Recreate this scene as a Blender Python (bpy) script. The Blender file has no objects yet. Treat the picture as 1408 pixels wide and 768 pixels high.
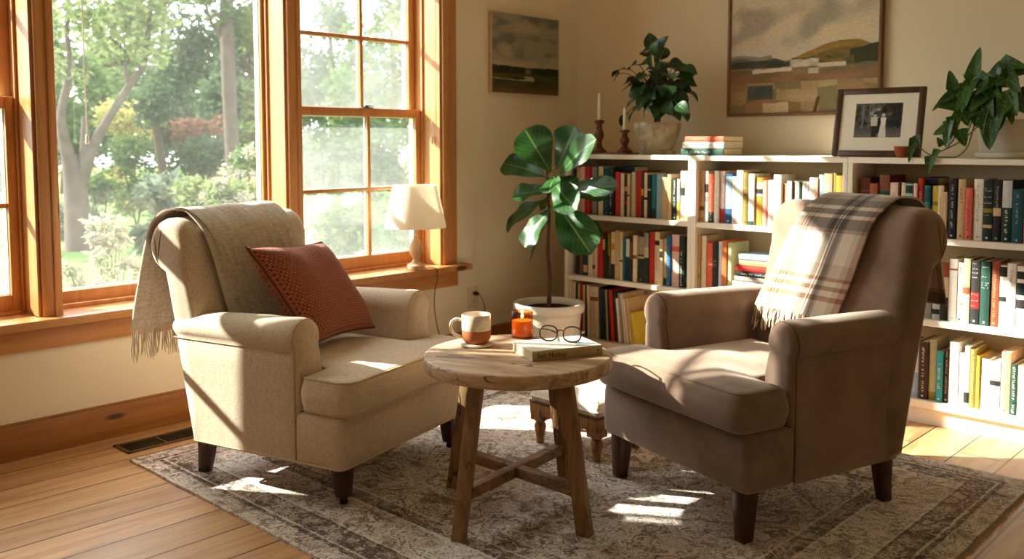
# light and exposure
SUN, SUN_COL, SUN_DIR = 9.5, (1, .94, .84), (1, .66, -.69)
SKY, SKY_COL = 3.0, (.98, .985, 1, 1)
EXPOSURE = 1.45
BLOCK_REACH = .96  # reach of the added wall that cuts off the sun
CANDLE_W = .12
FSTOP = 4.2
FOL = .30
import bpy, bmesh, math, random
from math import sin, cos, pi, sqrt, atan2, exp, floor
from mathutils import Vector, Matrix, noise
RND = random.Random(11)
SC = bpy.context.scene
COL = SC.collection
V = Vector

# ------------------------------------------------------------------ camera geometry (photograph taken as 1408 x 768)
VP1 = (1911.0, 195.0); VP2 = (-660.0, 195.0); CX = 704.0
PD = 95.0; PY = 195.0 + PD
FP = sqrt((VP1[0]-CX)*(CX-VP2[0]) - PD*PD)
H = 1.18
def _c(u, v): return V((u-CX, PY-v, -FP))
_Y = _c(*VP1).normalized(); _X = -_c(*VP2).normalized(); _Z = _X.cross(_Y)
RM = Matrix((_X, _Y, _Z))
def ray(u, v): return RM @ _c(u, v)
def onx(u, v, x):
    r = ray(u, v); return V((0, 0, H)) + r*(x/r.x)
def ony(u, v, y):
    r = ray(u, v); return V((0, 0, H)) + r*(y/r.y)
def onz(u, v, z):
    r = ray(u, v); return V((0, 0, H)) + r*((z-H)/r.z)
def at(u, v, d):
    r = ray(u, v); r = r/sqrt(r.x*r.x+r.y*r.y); return V((0, 0, H)) + r*d

# ------------------------------------------------------------------ tagging
def tag(o, label=None, cat=None, group=None, kind=None):
    if label: o['label'] = label
    if cat: o['category'] = cat
    if group: o['group'] = group
    if kind: o['kind'] = kind
    return o
def empty(name, loc=(0, 0, 0), rz=0.0):
    o = bpy.data.objects.new(name, None); COL.objects.link(o)
    o.empty_display_size = .05
    o.location = loc; o.rotation_euler = (0, 0, rz)
    return o
def thing(name, label, cat, loc=(0, 0, 0), rz=0.0, group=None):
    return tag(empty(name, loc, rz), label, cat, group)

# ------------------------------------------------------------------ mesh building
class MB:
    def __init__(s): s.v = []; s.f = []; s.mi = []; s.uv = []
    def add(s, vs, fs, mi=0, M=None, uv=None):
        b = len(s.v)
        for p in vs:
            p = V(p); s.v.append(tuple(M @ p) if M else tuple(p))
        for i, f in enumerate(fs):
            s.f.append(tuple(b+k for k in f)); s.mi.append(mi)
            s.uv.append([uv[k] for k in f] if uv else None)
        return s
    def box(s, x0, x1, y0, y1, z0, z1, mi=0, M=None):
        vs = [(x, y, z) for z in (z0, z1) for y in (y0, y1) for x in (x0, x1)]
        fs = [(0, 2, 3, 1), (4, 5, 7, 6), (0, 1, 5, 4), (2, 6, 7, 3), (0, 4, 6, 2), (1, 3, 7, 5)]
        return s.add(vs, fs, mi, M)
    def ring_loft(s, rings, mi=0, cap=(True, True), closed=True, M=None):
        n = len(rings[0]); vs = [p for r in rings for p in r]; fs = []
        for i in range(len(rings)-1):
            for j in range(n if closed else n-1):
                k = (j+1) % n
                fs.append((i*n+j, i*n+k, (i+1)*n+k, (i+1)*n+j))
        if cap[0]: fs.append(tuple(reversed(range(n))))
        if cap[1]: fs.append(tuple(range((len(rings)-1)*n, len(rings)*n)))
        return s.add(vs, fs, mi, M)
    def lathe(s, prof, n=32, mi=0, M=None, cap=(True, True), wob=None):
        rings = []
        for r, z in prof:
            rings.append([((r*(1+(wob(2*pi*i/n, z) if wob else 0)))*cos(2*pi*i/n), (r*(1+(wob(2*pi*i/n, z) if wob else 0)))*sin(2*pi*i/n), z) for i in range(n)])
        return s.ring_loft(rings, mi, cap, True, M)
    def tube(s, pts, rad, n=8, mi=0, M=None, closed=False):
        pts = [V(p) for p in pts]; m = len(pts)
        rr = rad if isinstance(rad, (list, tuple)) else [rad]*m
        rings = []; up = None
        for i, p in enumerate(pts):
            if closed: t = pts[(i+1) % m]-pts[i-1]
            else: t = pts[min(i+1, m-1)]-pts[max(i-1, 0)]
            if t.length < 1e-9: t = V((0, 0, 1))
            t.normalize()
            if up is None:
                up = V((0, 0, 1)) if abs(t.z) < .9 else V((1, 0, 0))
            a = t.cross(up)
            if a.length < 1e-6: a = t.cross(V((1, .3, 0)))
            a.normalize(); b = a.cross(t).normalized(); up = b
            rings.append([p+(a*cos(2*pi*k/n)+b*sin(2*pi*k/n))*rr[i] for k in range(n)])
        if closed:
            rings.append(rings[0]); return s.ring_loft(rings, mi, (False, False), True, M)
        return s.ring_loft(rings, mi, (True, True), True, M)
    def grid(s, fn, nu, nv, mi=0, M=None, uvfn=None):
        vs = []; uv = []
        for j in range(nv+1):
            for i in range(nu+1):
                a, b = i/nu, j/nv
                vs.append(fn(a, b)); uv.append(uvfn(a, b) if uvfn else (a, b))
        fs = [(j*(nu+1)+i, j*(nu+1)+i+1, (j+1)*(nu+1)+i+1, (j+1)*(nu+1)+i) for j in range(nv) for i in range(nu)]
        return s.add(vs, fs, mi, M, uv)
    def prism(s, poly, z0, z1, mi=0, M=None):
        return s.ring_loft([[(x, y, z0) for x, y in poly], [(x, y, z1) for x, y in poly]], mi, (True, True), True, M)
    def mesh(s, name, mats, smooth=True, sharp=40, bevel=None, fix=True):
        me = bpy.data.meshes.new(name)
        me.from_pydata(s.v, [], s.f)
        if not isinstance(mats, (list, tuple)): mats = [mats]
        for m in mats: me.materials.append(m)
        me.polygons.foreach_set('material_index', s.mi)
        if any(u is not None for u in s.uv):
            l = me.uv_layers.new(name='UVMap'); k = 0
            for fu, f in zip(s.uv, s.f):
                for q in range(len(f)):
                    l.data[k].uv = fu[q] if fu else (0, 0); k += 1
        if bevel or fix:
            bm = bmesh.new(); bm.from_mesh(me)
            if fix: bmesh.ops.recalc_face_normals(bm, faces=bm.faces[:])
            if bevel:
                w, seg = bevel[:2]; ang = math.radians(bevel[2] if len(bevel) > 2 else 35)
                es = [e for e in bm.edges if len(e.link_faces) == 2 and e.calc_face_angle(0) > ang]
                bmesh.ops.bevel(bm, geom=es, offset=w, segments=seg, affect='EDGES', profile=.5, clamp_overlap=True)
            bm.to_mesh(me); bm.free()
        if smooth:
            me.shade_smooth()
            if sharp: me.set_sharp_from_angle(angle=math.radians(sharp))
        me.update()
        return me
    def build(s, name, mats, parent=None, loc=None, rot=None, label=None, **k):
        o = bpy.data.objects.new(name, s.mesh(name, mats, **k)); COL.objects.link(o)
        if parent: o.parent = parent
        if loc is not None: o.location = loc
        if rot is not None: o.rotation_euler = rot
        if label: o['label'] = label
        return o

def frame_from(d, up=(0, 0, 1)):
    """matrix whose z axis is d"""
    z = V(d).normalized(); u = V(up)
    if abs(z.dot(u)) > .98: u = V((1, 0, 0))
    x = u.cross(z).normalized(); y = z.cross(x)
    return Matrix((x, y, z)).transposed().to_4x4()
def catmull(pts, n=8):
    P = [V(p) for p in pts]; out = []
    for i in range(len(P)-1):
        p0 = P[max(i-1, 0)]; p1 = P[i]; p2 = P[i+1]; p3 = P[min(i+2, len(P)-1)]
        for k in range(n):
            t = k/n
            out.append(.5*((2*p1)+(p2-p0)*t+(2*p0-5*p1+4*p2-p3)*t*t+(3*p1-p0-3*p2+p3)*t*t*t))
    out.append(P[-1]); return out
def offset_poly(poly, d):
    """inward offset of a counter-clockwise 2D polygon by vertex normals"""
    n = len(poly); out = []
    for i in range(n):
        a = V(poly[i-1]); b = V(poly[i]); c = V(poly[(i+1) % n])
        t1 = (b-a); t2 = (c-b)
        t1 = t1.normalized() if t1.length > 1e-9 else t2.normalized(); t2 = t2.normalized() if t2.length > 1e-9 else t1
        nn = V((-(t1.y+t2.y), (t1.x+t2.x)))
        if nn.length < 1e-6: nn = V((-t1.y, t1.x))
        nn.normalize(); k = max(.5, nn.dot(V((-t1.y, t1.x))))
        q = b+nn*(d/k); out.append((q.x, q.y))
    return out
def round_poly(poly, r, n=5):
    out = []; N = len(poly); rr = r if isinstance(r, (list, tuple)) else [r]*N
    for i in range(N):
        a = V(poly[i-1]); b = V(poly[i]); c = V(poly[(i+1) % N])
        u = (a-b).normalized(); w = (c-b).normalized(); R_ = rr[i]
        p = b+u*R_; q = b+w*R_
        for k in range(n+1):
            t = k/n
            x = p*(1-t)**2+b*2*t*(1-t)+q*t*t
            out.append((x.x, x.y))
    return out
def seg_dist(p, poly):
    best = 9; n = len(poly)
    for i in range(n):
        a = poly[i]; b = poly[(i+1) % n]
        dx, dy = b[0]-a[0], b[1]-a[1]; L = dx*dx+dy*dy
        t = 0 if L < 1e-12 else max(0, min(1, ((p[0]-a[0])*dx+(p[1]-a[1])*dy)/L))
        d = (p[0]-a[0]-t*dx)**2+(p[1]-a[1]-t*dy)**2
        if d < best: best = d
    return sqrt(best)
def resample(poly, step):
    out = []; n = len(poly)
    for i in range(n):
        a = V(poly[i]); b = V(poly[(i+1) % n]); m = max(1, int((b-a).length/step))
        for k in range(m): q = a.lerp(b, k/m); out.append((q.x, q.y))
    return out
def puffy(poly, z0, z1, r, crown, name, mats, parent, wrinkle=.0, bulge=.006, step=.03, label=None, seed=0):
    """an upholstered cushion over a counter-clockwise outline"""
    poly = resample(poly, .03)
    rings = []
    K = 6; hm = (z1-z0)
    for k in range(K+1):
        a = pi/2*k/K; rings.append([(x, y, z0+r*.7*(1-cos(a))) for x, y in offset_poly(poly, r*.7*(1-sin(a)))])
    zb = z0+r*.7; zt = z1-r
    for k in range(1, 4):
        t = k/4; rings.append([(x, y, zb+(zt-zb)*t) for x, y in offset_poly(poly, -bulge*sin(pi*t))])
    for k in range(K+1):
        a = pi/2*k/K; rings.append([(x, y, zt+r*sin(a)) for x, y in offset_poly(poly, r-r*cos(a))])
    n = len(poly); bm = bmesh.new()
    bv = [[bm.verts.new(p) for p in rg] for rg in rings]
    for i in range(len(rings)-1):
        for j in range(n):
            k = (j+1) % n
            bm.faces.new((bv[i][j], bv[i][k], bv[i+1][k], bv[i+1][j]))
    bm.faces.new(tuple(reversed(bv[0])))
    top = bm.faces.new(tuple(bv[-1]))
    xs = [p[0] for p in poly]; ys = [p[1] for p in poly]
    tops = [top]
    def tg():
        fs = [f for f in bm.faces if f.normal.z > .99 and abs(f.calc_center_median().z-z1) < 1e-5]
        es = set(e for f in fs for e in f.edges); vs = set(v for f in fs for v in f.verts)
        return list(vs)+list(es)+fs
    bm.normal_update()
    x = min(xs)+step
    while x < max(xs)-.005:
        bm.normal_update(); bmesh.ops.bisect_plane(bm, geom=tg(), plane_co=(x, 0, z1), plane_no=(1, 0, 0), dist=1e-5); x += step
    y = min(ys)+step
    while y < max(ys)-.005:
        bm.normal_update(); bmesh.ops.bisect_plane(bm, geom=tg(), plane_co=(0, y, z1), plane_no=(0, 1, 0), dist=1e-5); y += step
    for v in bm.verts:
        if abs(v.co.z-z1) < 1e-5:
            d = max(0, seg_dist((v.co.x, v.co.y), poly)-r)
            w = noise.noise(V((v.co.x*9+seed, v.co.y*9, seed)))*wrinkle+noise.noise(V((v.co.x*22+seed, v.co.y*6, 3)))*wrinkle*.4
            v.co.z += crown*(1-exp(-d/.09))+w*(1-exp(-d/.05))
    bmesh.ops.recalc_face_normals(bm, faces=bm.faces[:])
    me = bpy.data.meshes.new(name); bm.to_mesh(me); bm.free()
    for m in (mats if isinstance(mats, list) else [mats]): me.materials.append(m)
    me.shade_smooth()
    o = bpy.data.objects.new(name, me); COL.objects.link(o); o.parent = parent
    if label: o['label'] = label
    return o

# ------------------------------------------------------------------ materials
def lin(c):
    f = lambda x: (x/255/12.92) if x <= 10.3 else ((x/255+.055)/1.055)**2.4
    return (f(c[0]), f(c[1]), f(c[2]), 1)
class NT:
    def __init__(s, name):
        s.m = bpy.data.materials.new(name); s.m.use_nodes = True
        s.t = s.m.node_tree; s.t.nodes.clear()
        s.out = s.n('ShaderNodeOutputMaterial')
    def n(s, typ, **k):
        nd = s.t.nodes.new(typ)
        for a, b in k.items(): setattr(nd, a, b)
        return nd
    def l(s, a, b): s.t.links.new(a, b)
    def val(s, sock, x):
        if hasattr(x, 'default_value') or hasattr(x, 'is_output'): s.l(x, sock)
        else: sock.default_value = x
    def math(s, op, a, b=None, c=None, clamp=False):
        nd = s.n('ShaderNodeMath', operation=op); nd.use_clamp = clamp
        s.val(nd.inputs[0], a)
        if b is not None: s.val(nd.inputs[1], b)
        if c is not None: s.val(nd.inputs[2], c)
        return nd.outputs[0]
    def mix(s, f, a, b, typ='MIX'):
        nd = s.n('ShaderNodeMix', data_type='RGBA', blend_type=typ)
        s.val(nd.inputs[0], f); s.val(nd.inputs[6], a); s.val(nd.inputs[7], b)
        return nd.outputs[2]
    def ramp(s, f, stops, interp='LINEAR'):
        nd = s.n('ShaderNodeValToRGB'); cr = nd.color_ramp; cr.interpolation = interp
        while len(cr.elements) < len(stops): cr.elements.new(.5)
        for e, (p, c) in zip(cr.elements, stops):
            e.position = p; e.color = c if len(c) == 4 else (*c, 1)
        s.val(nd.inputs[0], f); return nd.outputs[0]
    def coord(s, kind='Object', scale=(1, 1, 1), rot=(0, 0, 0), loc=(0, 0, 0)):
        tc = s.n('ShaderNodeTexCoord'); mp = s.n('ShaderNodeMapping')
        mp.inputs['Scale'].default_value = scale; mp.inputs['Rotation'].default_value = rot; mp.inputs['Location'].default_value = loc
        s.l(tc.outputs[kind], mp.inputs[0]); return mp.outputs[0]
    def noise(s, vec, scale=5, detail=4, rough=.55, dist=0):
        nd = s.n('ShaderNodeTexNoise'); s.l(vec, nd.inputs['Vector'])
        nd.inputs['Scale'].default_value = scale; nd.inputs['Detail'].default_value = detail
        nd.inputs['Roughness'].default_value = rough; nd.inputs['Distortion'].default_value = dist
        return nd.outputs['Fac']
    def voro(s, vec, scale=5, feature='F1', out='Distance', rand=1):
        nd = s.n('ShaderNodeTexVoronoi', feature=feature); s.l(vec, nd.inputs['Vector'])
        nd.inputs['Scale'].default_value = scale; nd.inputs['Randomness'].default_value = rand
        return nd.outputs[out]
    def bump(s, h, strength=.3, dist=.005):
        nd = s.n('ShaderNodeBump'); nd.inputs['Strength'].default_value = strength; nd.inputs['Distance'].default_value = dist
        s.l(h, nd.inputs['Height']); return nd.outputs[0]
    def princ(s, col, rough=.6, normal=None, sheen=0, sheen_col=None, metal=0, spec=.5, trans=0, sss=0, coat=0):
        p = s.n('ShaderNodeBsdfPrincipled')
        s.val(p.inputs['Base Color'], col); s.val(p.inputs['Roughness'], rough)
        p.inputs['Metallic'].default_value = metal; p.inputs['Specular IOR Level'].default_value = spec
        p.inputs['Sheen Weight'].default_value = sheen; p.inputs['Transmission Weight'].default_value = trans
        p.inputs['Coat Weight'].default_value = coat
        if sheen_col: p.inputs['Sheen Tint'].default_value = sheen_col
        if normal is not None: s.l(normal, p.inputs['Normal'])
        return p
    def done(s, shader): s.l(shader, s.out.inputs[0]); return s.m
    def vary(s, base, dark, scale=4, detail=5, stretch=(1, 1, 1), lo=.35, hi=.65, dist=0):
        f = s.noise(s.coord('Object', stretch), scale, detail, .6, dist)
        return s.ramp(f, [(lo, dark), (hi, base)]), f

def plain(name, c, rough=.6, spec=.4, metal=0, bump=0, bscale=60, var=.12):
    t = NT(name); a = lin(c); b = tuple(x*(1-var) for x in a[:3])+(1,)
    col, f = t.vary(a, b, 8)
    nrm = t.bump(t.noise(t.coord(), bscale, 3), bump, .002) if bump else None
    return t.done(t.princ(col, rough, nrm, spec=spec, metal=metal).outputs[0])

def wood(name, light, dark, axis='y', scale=1.0, knots=True, rough=.45, bump=.12, spec=.35, grain=1.0):
    t = NT(name)
    st = {'x': (.6, 9, 9), 'y': (9, .6, 9), 'z': (9, 9, .6)}[axis]
    st = tuple(q*scale for q in st)
    vec = t.coord('Object', st)
    f1 = t.noise(vec, 1.5, 6, .6, 1.2); f2 = t.noise(vec, 7, 4, .7, .3)
    mixf = t.math('ADD', t.math('MULTIPLY', f1, .7), t.math('MULTIPLY', f2, .3))
    col = t.ramp(mixf, [(.32, lin(dark)), (.68, lin(light))])
    if knots:
        st2 = {'x': (1.6, 5, 5), 'y': (5, 1.6, 5), 'z': (5, 5, 1.6)}[axis]
        d = t.voro(t.coord('Object', st2), 1.0)
        k = t.ramp(d, [(.045, (1, 1, 1, 1)), (.085, (0, 0, 0, 1))])
        col = t.mix(t.math('MULTIPLY', k, .85), col, lin((52, 28, 14)))
    return t.done(t.princ(col, rough, t.bump(f2, bump, .002), spec=spec).outputs[0])

M = {}
def mats():
    # painted wall
    t = NT('cream wall paint'); f = t.noise(t.coord(), 60, 3)
    c, _ = t.vary(lin((229, 215, 190)), lin((222, 207, 180)), .8, 2)
    M['wall'] = t.done(t.princ(c, .85, t.bump(f, .06, .002), spec=.2).outputs[0])
    M['ceiling'] = plain('white ceiling paint', (238, 230, 214), .9, .2)
    M['sun_block'] = plain('grey exterior siding', (150, 145, 135), .8, .2)  # for the added sun-blocking wall only
    M['fir_y'] = wood('orange fir trim', (200, 142, 86), (164, 104, 54), 'y', 1, True, .38)
    M['fir_z'] = wood('orange fir upright', (202, 144, 88), (166, 106, 56), 'z', 1, True, .38)
    M['fir_pl'] = wood('orange fir sash', (204, 148, 92), (174, 114, 64), 'z', 1.6, False, .38)
    M['base'] = wood('pine baseboard', (172, 116, 62), (132, 80, 38), 'y', .8, True, .4)
    # pine floor boards
    t = NT('honey pine floor boards')
    tc = t.n('ShaderNodeTexCoord'); sp = t.n('ShaderNodeSeparateXYZ'); t.l(tc.outputs['Object'], sp.inputs[0])
    cb = t.n('ShaderNodeCombineXYZ'); t.l(sp.outputs[1], cb.inputs[0]); t.l(t.math('ADD', sp.outputs[0], 3.371+17.15), cb.inputs[1])
    br = t.n('ShaderNodeTexBrick'); t.l(cb.outputs[0], br.inputs['Vector'])
    br.offset = .37; br.inputs['Scale'].default_value = 1; br.inputs['Mortar Size'].default_value = .0036; br.inputs['Mortar Smooth'].default_value = .2
    br.inputs['Brick Width'].default_value = 3.7; br.inputs['Row Height'].default_value = .1715; br.inputs['Bias'].default_value = 0
    br.inputs['Color1'].default_value = (0, 0, 0, 1); br.inputs['Color2'].default_value = (1, 1, 1, 1); br.inputs['Mortar'].default_value = (.5, .5, .5, 1)
    tone = br.outputs['Color']; gap = br.outputs['Fac']
    off = t.n('ShaderNodeVectorMath', operation='ADD'); sc = t.n('ShaderNodeVectorMath', operation='SCALE'); t.l(tone, sc.inputs[0]); sc.inputs['Scale'].default_value = 37
    t.l(tc.outputs['Object'], off.inputs[0]); t.l(sc.outputs[0], off.inputs[1])
    mp = t.n('ShaderNodeMapping'); mp.inputs['Scale'].default_value = (13, .9, 1); t.l(off.outputs[0], mp.inputs[0])
    g1 = t.noise(mp.outputs[0], 1.2, 7, .62, 1.5)
    mp2 = t.n('ShaderNodeMapping'); mp2.inputs['Scale'].default_value = (30, 2, 1); t.l(off.outputs[0], mp2.inputs[0])
    g2 = t.noise(mp2.outputs[0], 2, 5, .7, .6)
    col = t.ramp(g1, [(.25, lin((142, 100, 62))), (.48, lin((192, 148, 102))), (.75, lin((212, 172, 124)))])
    col = t.mix(t.ramp(g2, [(.3, (.55, .55, .55, 1)), (.42, (0, 0, 0, 1))]), col, lin((120, 72, 38)))
    mp3 = t.n('ShaderNodeMapping'); mp3.inputs['Scale'].default_value = (6, 1.8, 1); t.l(off.outputs[0], mp3.inputs[0])
    kn = t.voro(mp3.outputs[0], 1.0)
    col = t.mix(t.ramp(kn, [(.045, (.9, .9, .9, 1)), (.11, (0, 0, 0, 1))]), col, lin((70, 40, 20)))
    col = t.mix(t.math('MULTIPLY', t.math('SUBTRACT', tone, .5), .0), col, col)
    hsv = t.n('ShaderNodeHueSaturation'); t.l(col, hsv.inputs['Color']); t.l(t.math('ADD', .86, t.math('MULTIPLY', tone, .26)), hsv.inputs['Value'])
    col = t.mix(gap, hsv.outputs[0], lin((38, 20, 10)))
    nr = t.bump(t.math('SUBTRACT', t.math('MULTIPLY', g2, .25), t.math('MULTIPLY', gap, 1.0)), .35, .003)
    M['floor'] = t.done(t.princ(col, t.math('ADD', .28, t.math('MULTIPLY', g2, .2)), nr, spec=.45).outputs[0])
    M['gap'] = plain('dark gap', (28, 18, 10), .9, .1)
    M['white_paint'] = plain('white bookcase paint', (236, 228, 212), .5, .4, var=.03)
    M['white_trim'] = plain('white sash paint', (240, 238, 230), .5, .4, var=.02)
    M['case_back'] = plain('cream bookcase back', (206, 190, 156), .7, .2, var=.05)
    # glass
    def glass(name, tint, haze, refl=.07):
        t = NT(name); tr = t.n('ShaderNodeBsdfTransparent'); tr.inputs[0].default_value = tint
        gl = t.n('ShaderNodeBsdfGlossy'); gl.inputs['Roughness'].default_value = .01
        fr = t.n('ShaderNodeFresnel'); fr.inputs['IOR'].default_value = 1.45
        ge = t.n('ShaderNodeNewGeometry'); m1 = t.n('ShaderNodeMixShader'); t.l(t.math('MULTIPLY', fr.outputs[0], t.math('SUBTRACT', 1.0, ge.outputs['Backfacing'])), m1.inputs[0]); t.l(tr.outputs[0], m1.inputs[1]); t.l(gl.outputs[0], m1.inputs[2])
        df = t.n('ShaderNodeBsdfTranslucent'); df.inputs[0].default_value = (.95, .97, .92, 1)
        f = t.noise(t.coord('Object', (1, 1, 1)), 2.2, 3)
        m2 = t.n('ShaderNodeMixShader'); t.l(t.math('MULTIPLY', f, haze*2), m2.inputs[0]); t.l(m1.outputs[0], m2.inputs[1]); t.l(df.outputs[0], m2.inputs[2])
        return t.done(m2.outputs[0])
    M['glass'] = glass('window glass', (.97, .98, .97, 1), .010)
    M['glass_dusty'] = glass('dusty window glass', (.92, .94, .92, 1), .036)
    M['lens'] = glass('spectacle lens', (.97, .98, .98, 1), .0)
    # fabrics
    def weave(name, c1, c2, scale=420, bump=.35, sheen=.15, rough=.9, blotch=.15, slub=True):
        t = NT(name); v = t.coord('Object')
        n1 = t.noise(t.coord('Object', (1, 1, .25)), scale, 2); n2 = t.noise(t.coord('Object', (.3, .3, 1.2)), scale, 2)
        h = t.math('ADD', n1, n2)
        col = t.ramp(t.math('MULTIPLY', h, .5), [(.30, lin(c2)), (.56, lin(c1))])
        b = t.noise(v, 7, 4)
        col = t.mix(t.math('MULTIPLY', t.ramp(b, [(.35, (1, 1, 1, 1)), (.6, (0, 0, 0, 1))]), blotch), col, lin(c2))
        return t.done(t.princ(col, rough, t.bump(h, bump, .0015), sheen=sheen, spec=.2).outputs[0])
    M['linen'] = weave('oatmeal linen upholstery', (208, 190, 167), (176, 155, 130), 260, .3)
    M['linen_pipe'] = weave('oatmeal linen piping', (196, 176, 144), (160, 136, 104), 200, .3)
    M['seam'] = plain('dark seam', (70, 52, 36), .9, .1)
    t = NT('taupe velvet upholstery'); v = t.coord('Object'); b = t.noise(v, 5, 5, .6, .6); b2 = t.noise(v, 380, 2)
    col = t.ramp(b, [(.3, lin((104, 81, 65))), (.66, lin((136, 111, 92)))])
    M['velvet'] = t.done(t.princ(col, .85, t.bump(b2, .2, .001), sheen=.55, sheen_col=(1, .88, .75, 1), spec=.2).outputs[0])
    M['velvet_seam'] = plain('taupe seam thread', (92, 70, 52), .9, .1)
    M['dark_leg'] = wood('dark walnut leg', (74, 44, 26), (44, 24, 14), 'z', 1.2, False, .35)
    M['caster'] = plain('dark metal caster', (40, 34, 30), .4, .5, .6)
    t = NT('grey oatmeal wool'); v = t.coord('Object'); a = t.noise(t.coord('Object', (1, .35, 1)), 120, 4, .7); c = t.noise(v, 300, 2); big = t.noise(t.coord('UV', (10, 2, 1)), 2.5, 4)
    col = t.ramp(t.math('ADD', t.math('MULTIPLY', a, .6), t.math('MULTIPLY', big, .4)), [(.34, lin((160, 147, 131))), (.6, lin((208, 197, 182)))])
    M['wool'] = t.done(t.princ(col, .95, t.bump(t.math('ADD', a, c), .5, .002), sheen=.35, spec=.1).outputs[0])
    M['wool_fringe'] = plain('oatmeal wool fringe', (206, 190, 166), .95, .1, bump=.3, bscale=200, var=.3)
    # plaid
    t = NT('cream and brown plaid wool'); tc = t.n('ShaderNodeTexCoord'); sp = t.n('ShaderNodeSeparateXYZ'); t.l(tc.outputs['UV'], sp.inputs[0])
    cr, gy, dk, ru, ta = lin((218, 206, 190)), lin((160, 144, 130)), lin((86, 74, 68)), lin((158, 110, 78)), lin((194, 178, 158))
    def stripes(sock, per, lst):
        fr = t.math('FRACT', t.math('DIVIDE', sock, per)); return t.ramp(fr, lst, 'CONSTANT')
    wv = [(0, cr), (.13, ta), (.20, cr), (.30, gy), (.36, cr), (.375, dk), (.43, cr), (.45, dk), (.50, cr), (.515, gy), (.56, cr), (.70, ru), (.72, cr), (.74, ru), (.76, cr), (.78, ru), (.80, ta), (.90, cr)]
    cu = stripes(sp.outputs[0], 1.0, [(0, cr), (.06, ta), (.115, ru), (.135, cr), (.155, ru), (.175, cr), (.195, ru), (.215, ta), (.30, cr), (.46, gy), (.50, dk), (.565, cr), (.585, dk), (.605, cr), (.625, dk), (.69, gy), (.72, cr), (.86, ta), (.93, ru)])
    cv = stripes(sp.outputs[1], .56, [(0, cr), (.10, ru), (.13, cr), (.165, ru), (.195, cr), (.225, ru), (.25, ta), (.33, cr), (.52, gy), (.545, dk), (.61, cr), (.635, dk), (.675, cr), (.70, dk), (.76, gy), (.80, cr)])
    col = t.mix(.5, cu, cv)
    col = t.mix(.6, col, t.mix(1, cu, cv, 'MULTIPLY'))
    nn = t.noise(t.coord('UV', (1, 1.6, 1)), 260, 2)
    col = t.mix(t.math('MULTIPLY', nn, .22), col, lin((120, 100, 84)))
    M['plaid'] = t.done(t.princ(col, .95, t.bump(nn, .5, .002), sheen=.3, spec=.1).outputs[0])
    t = NT('plaid fringe yarn'); f = t.noise(t.coord('Object', (1, 1, .05)), 70, 1)
    M['plaid_fringe'] = t.done(t.princ(t.ramp(f, [(.38, lin((132, 96, 70))), (.52, lin((226, 210, 188)))]), .95, sheen=.2, spec=.1).outputs[0])
    # rust knit
    t = NT('rust basket knit'); tc = t.n('ShaderNodeTexCoord'); br = t.n('ShaderNodeTexBrick'); mp = t.n('ShaderNodeMapping'); mp.inputs['Scale'].default_value = (30, 40, 1); mp.inputs['Rotation'].default_value = (0, 0, .0)
    t.l(tc.outputs['UV'], mp.inputs[0]); t.l(mp.outputs[0], br.inputs['Vector']); br.inputs['Scale'].default_value = 1; br.inputs['Brick Width'].default_value = 1.0; br.inputs['Row Height'].default_value = 1.0
    br.inputs['Mortar Size'].default_value = .22; br.inputs['Mortar Smooth'].default_value = 1; br.offset = .5
    nz = t.noise(t.coord(), 300, 2)
    col = t.mix(br.outputs['Fac'], t.ramp(nz, [(.3, lin((174, 90, 58))), (.7, lin((198, 112, 78)))]), lin((104, 46, 28)))
    hh = t.math('SUBTRACT', t.math('MULTIPLY', nz, .2), br.outputs['Fac'])
    M['knit'] = t.done(t.princ(col, .92, t.bump(hh, .9, .006), sheen=.3, spec=.1).outputs[0])
    # weathered table wood
    def rustic(name, axis, light, mid, dark):
        t = NT(name); st = {'x': (1, 9, 9), 'y': (9, 1, 9), 'z': (9, 9, 1)}[axis]
        v = t.coord('Object', st); g = t.noise(v, 2.2, 8, .68, 1.2); g2 = t.noise(v, 9, 5, .7, .4)
        col = t.ramp(g, [(.28, lin(dark)), (.45, lin(mid)), (.7, lin(light))])
        st2 = {'x': (1.2, 7, 7), 'y': (7, 1.2, 7), 'z': (7, 7, 1.2)}[axis]
        vv = t.n('ShaderNodeVectorMath', operation='ADD'); t.l(t.coord('Object', st2), vv.inputs[0])
        nv = t.n('ShaderNodeTexNoise'); nv.inputs['Scale'].default_value = 2.5; t.l(t.coord('Object', st2), nv.inputs['Vector']); t.l(nv.outputs['Color'], vv.inputs[1])
        ck = t.voro(vv.outputs[0], 1.6, 'DISTANCE_TO_EDGE')
        msk = t.noise(t.coord('Object'), 7, 3)
        ckm = t.math('MULTIPLY', t.ramp(ck, [(.0, (1, 1, 1, 1)), (.03, (0, 0, 0, 1))]), t.ramp(msk, [(.42, (0, 0, 0, 1)), (.52, (1, 1, 1, 1))]))
        col = t.mix(ckm, col, lin((50, 32, 20)))
        col = t.mix(t.math('MULTIPLY', t.ramp(t.noise(t.coord('Object'), 5, 5), [(.5, (0, 0, 0, 1)), (.75, (1, 1, 1, 1))]), .4), col, lin((96, 68, 42)))
        h = t.math('SUBTRACT', t.math('MULTIPLY', g2, .4), ckm)
        return t.done(t.princ(col, .6, t.bump(h, .5, .003), spec=.3).outputs[0])
    M['table_top'] = rustic('weathered tabletop wood', 'x', (208, 182, 152), (176, 144, 112), (118, 86, 58))
    M['table_leg'] = rustic('weathered leg wood', 'z', (158, 122, 84), (128, 94, 60), (86, 58, 36))
    M['table_bar'] = rustic('weathered stretcher wood', 'x', (158, 124, 88), (128, 96, 64), (86, 60, 40))
    M['oak'] = rustic('worn oak', 'z', (166, 120, 72), (136, 92, 52), (96, 62, 34))
    M['brass_nail'] = plain('dark nailhead', (66, 50, 34), .4, .5, .7)
    M['stool_linen'] = weave('pale stool linen', (226, 214, 194), (190, 174, 150), 200, .35)
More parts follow.
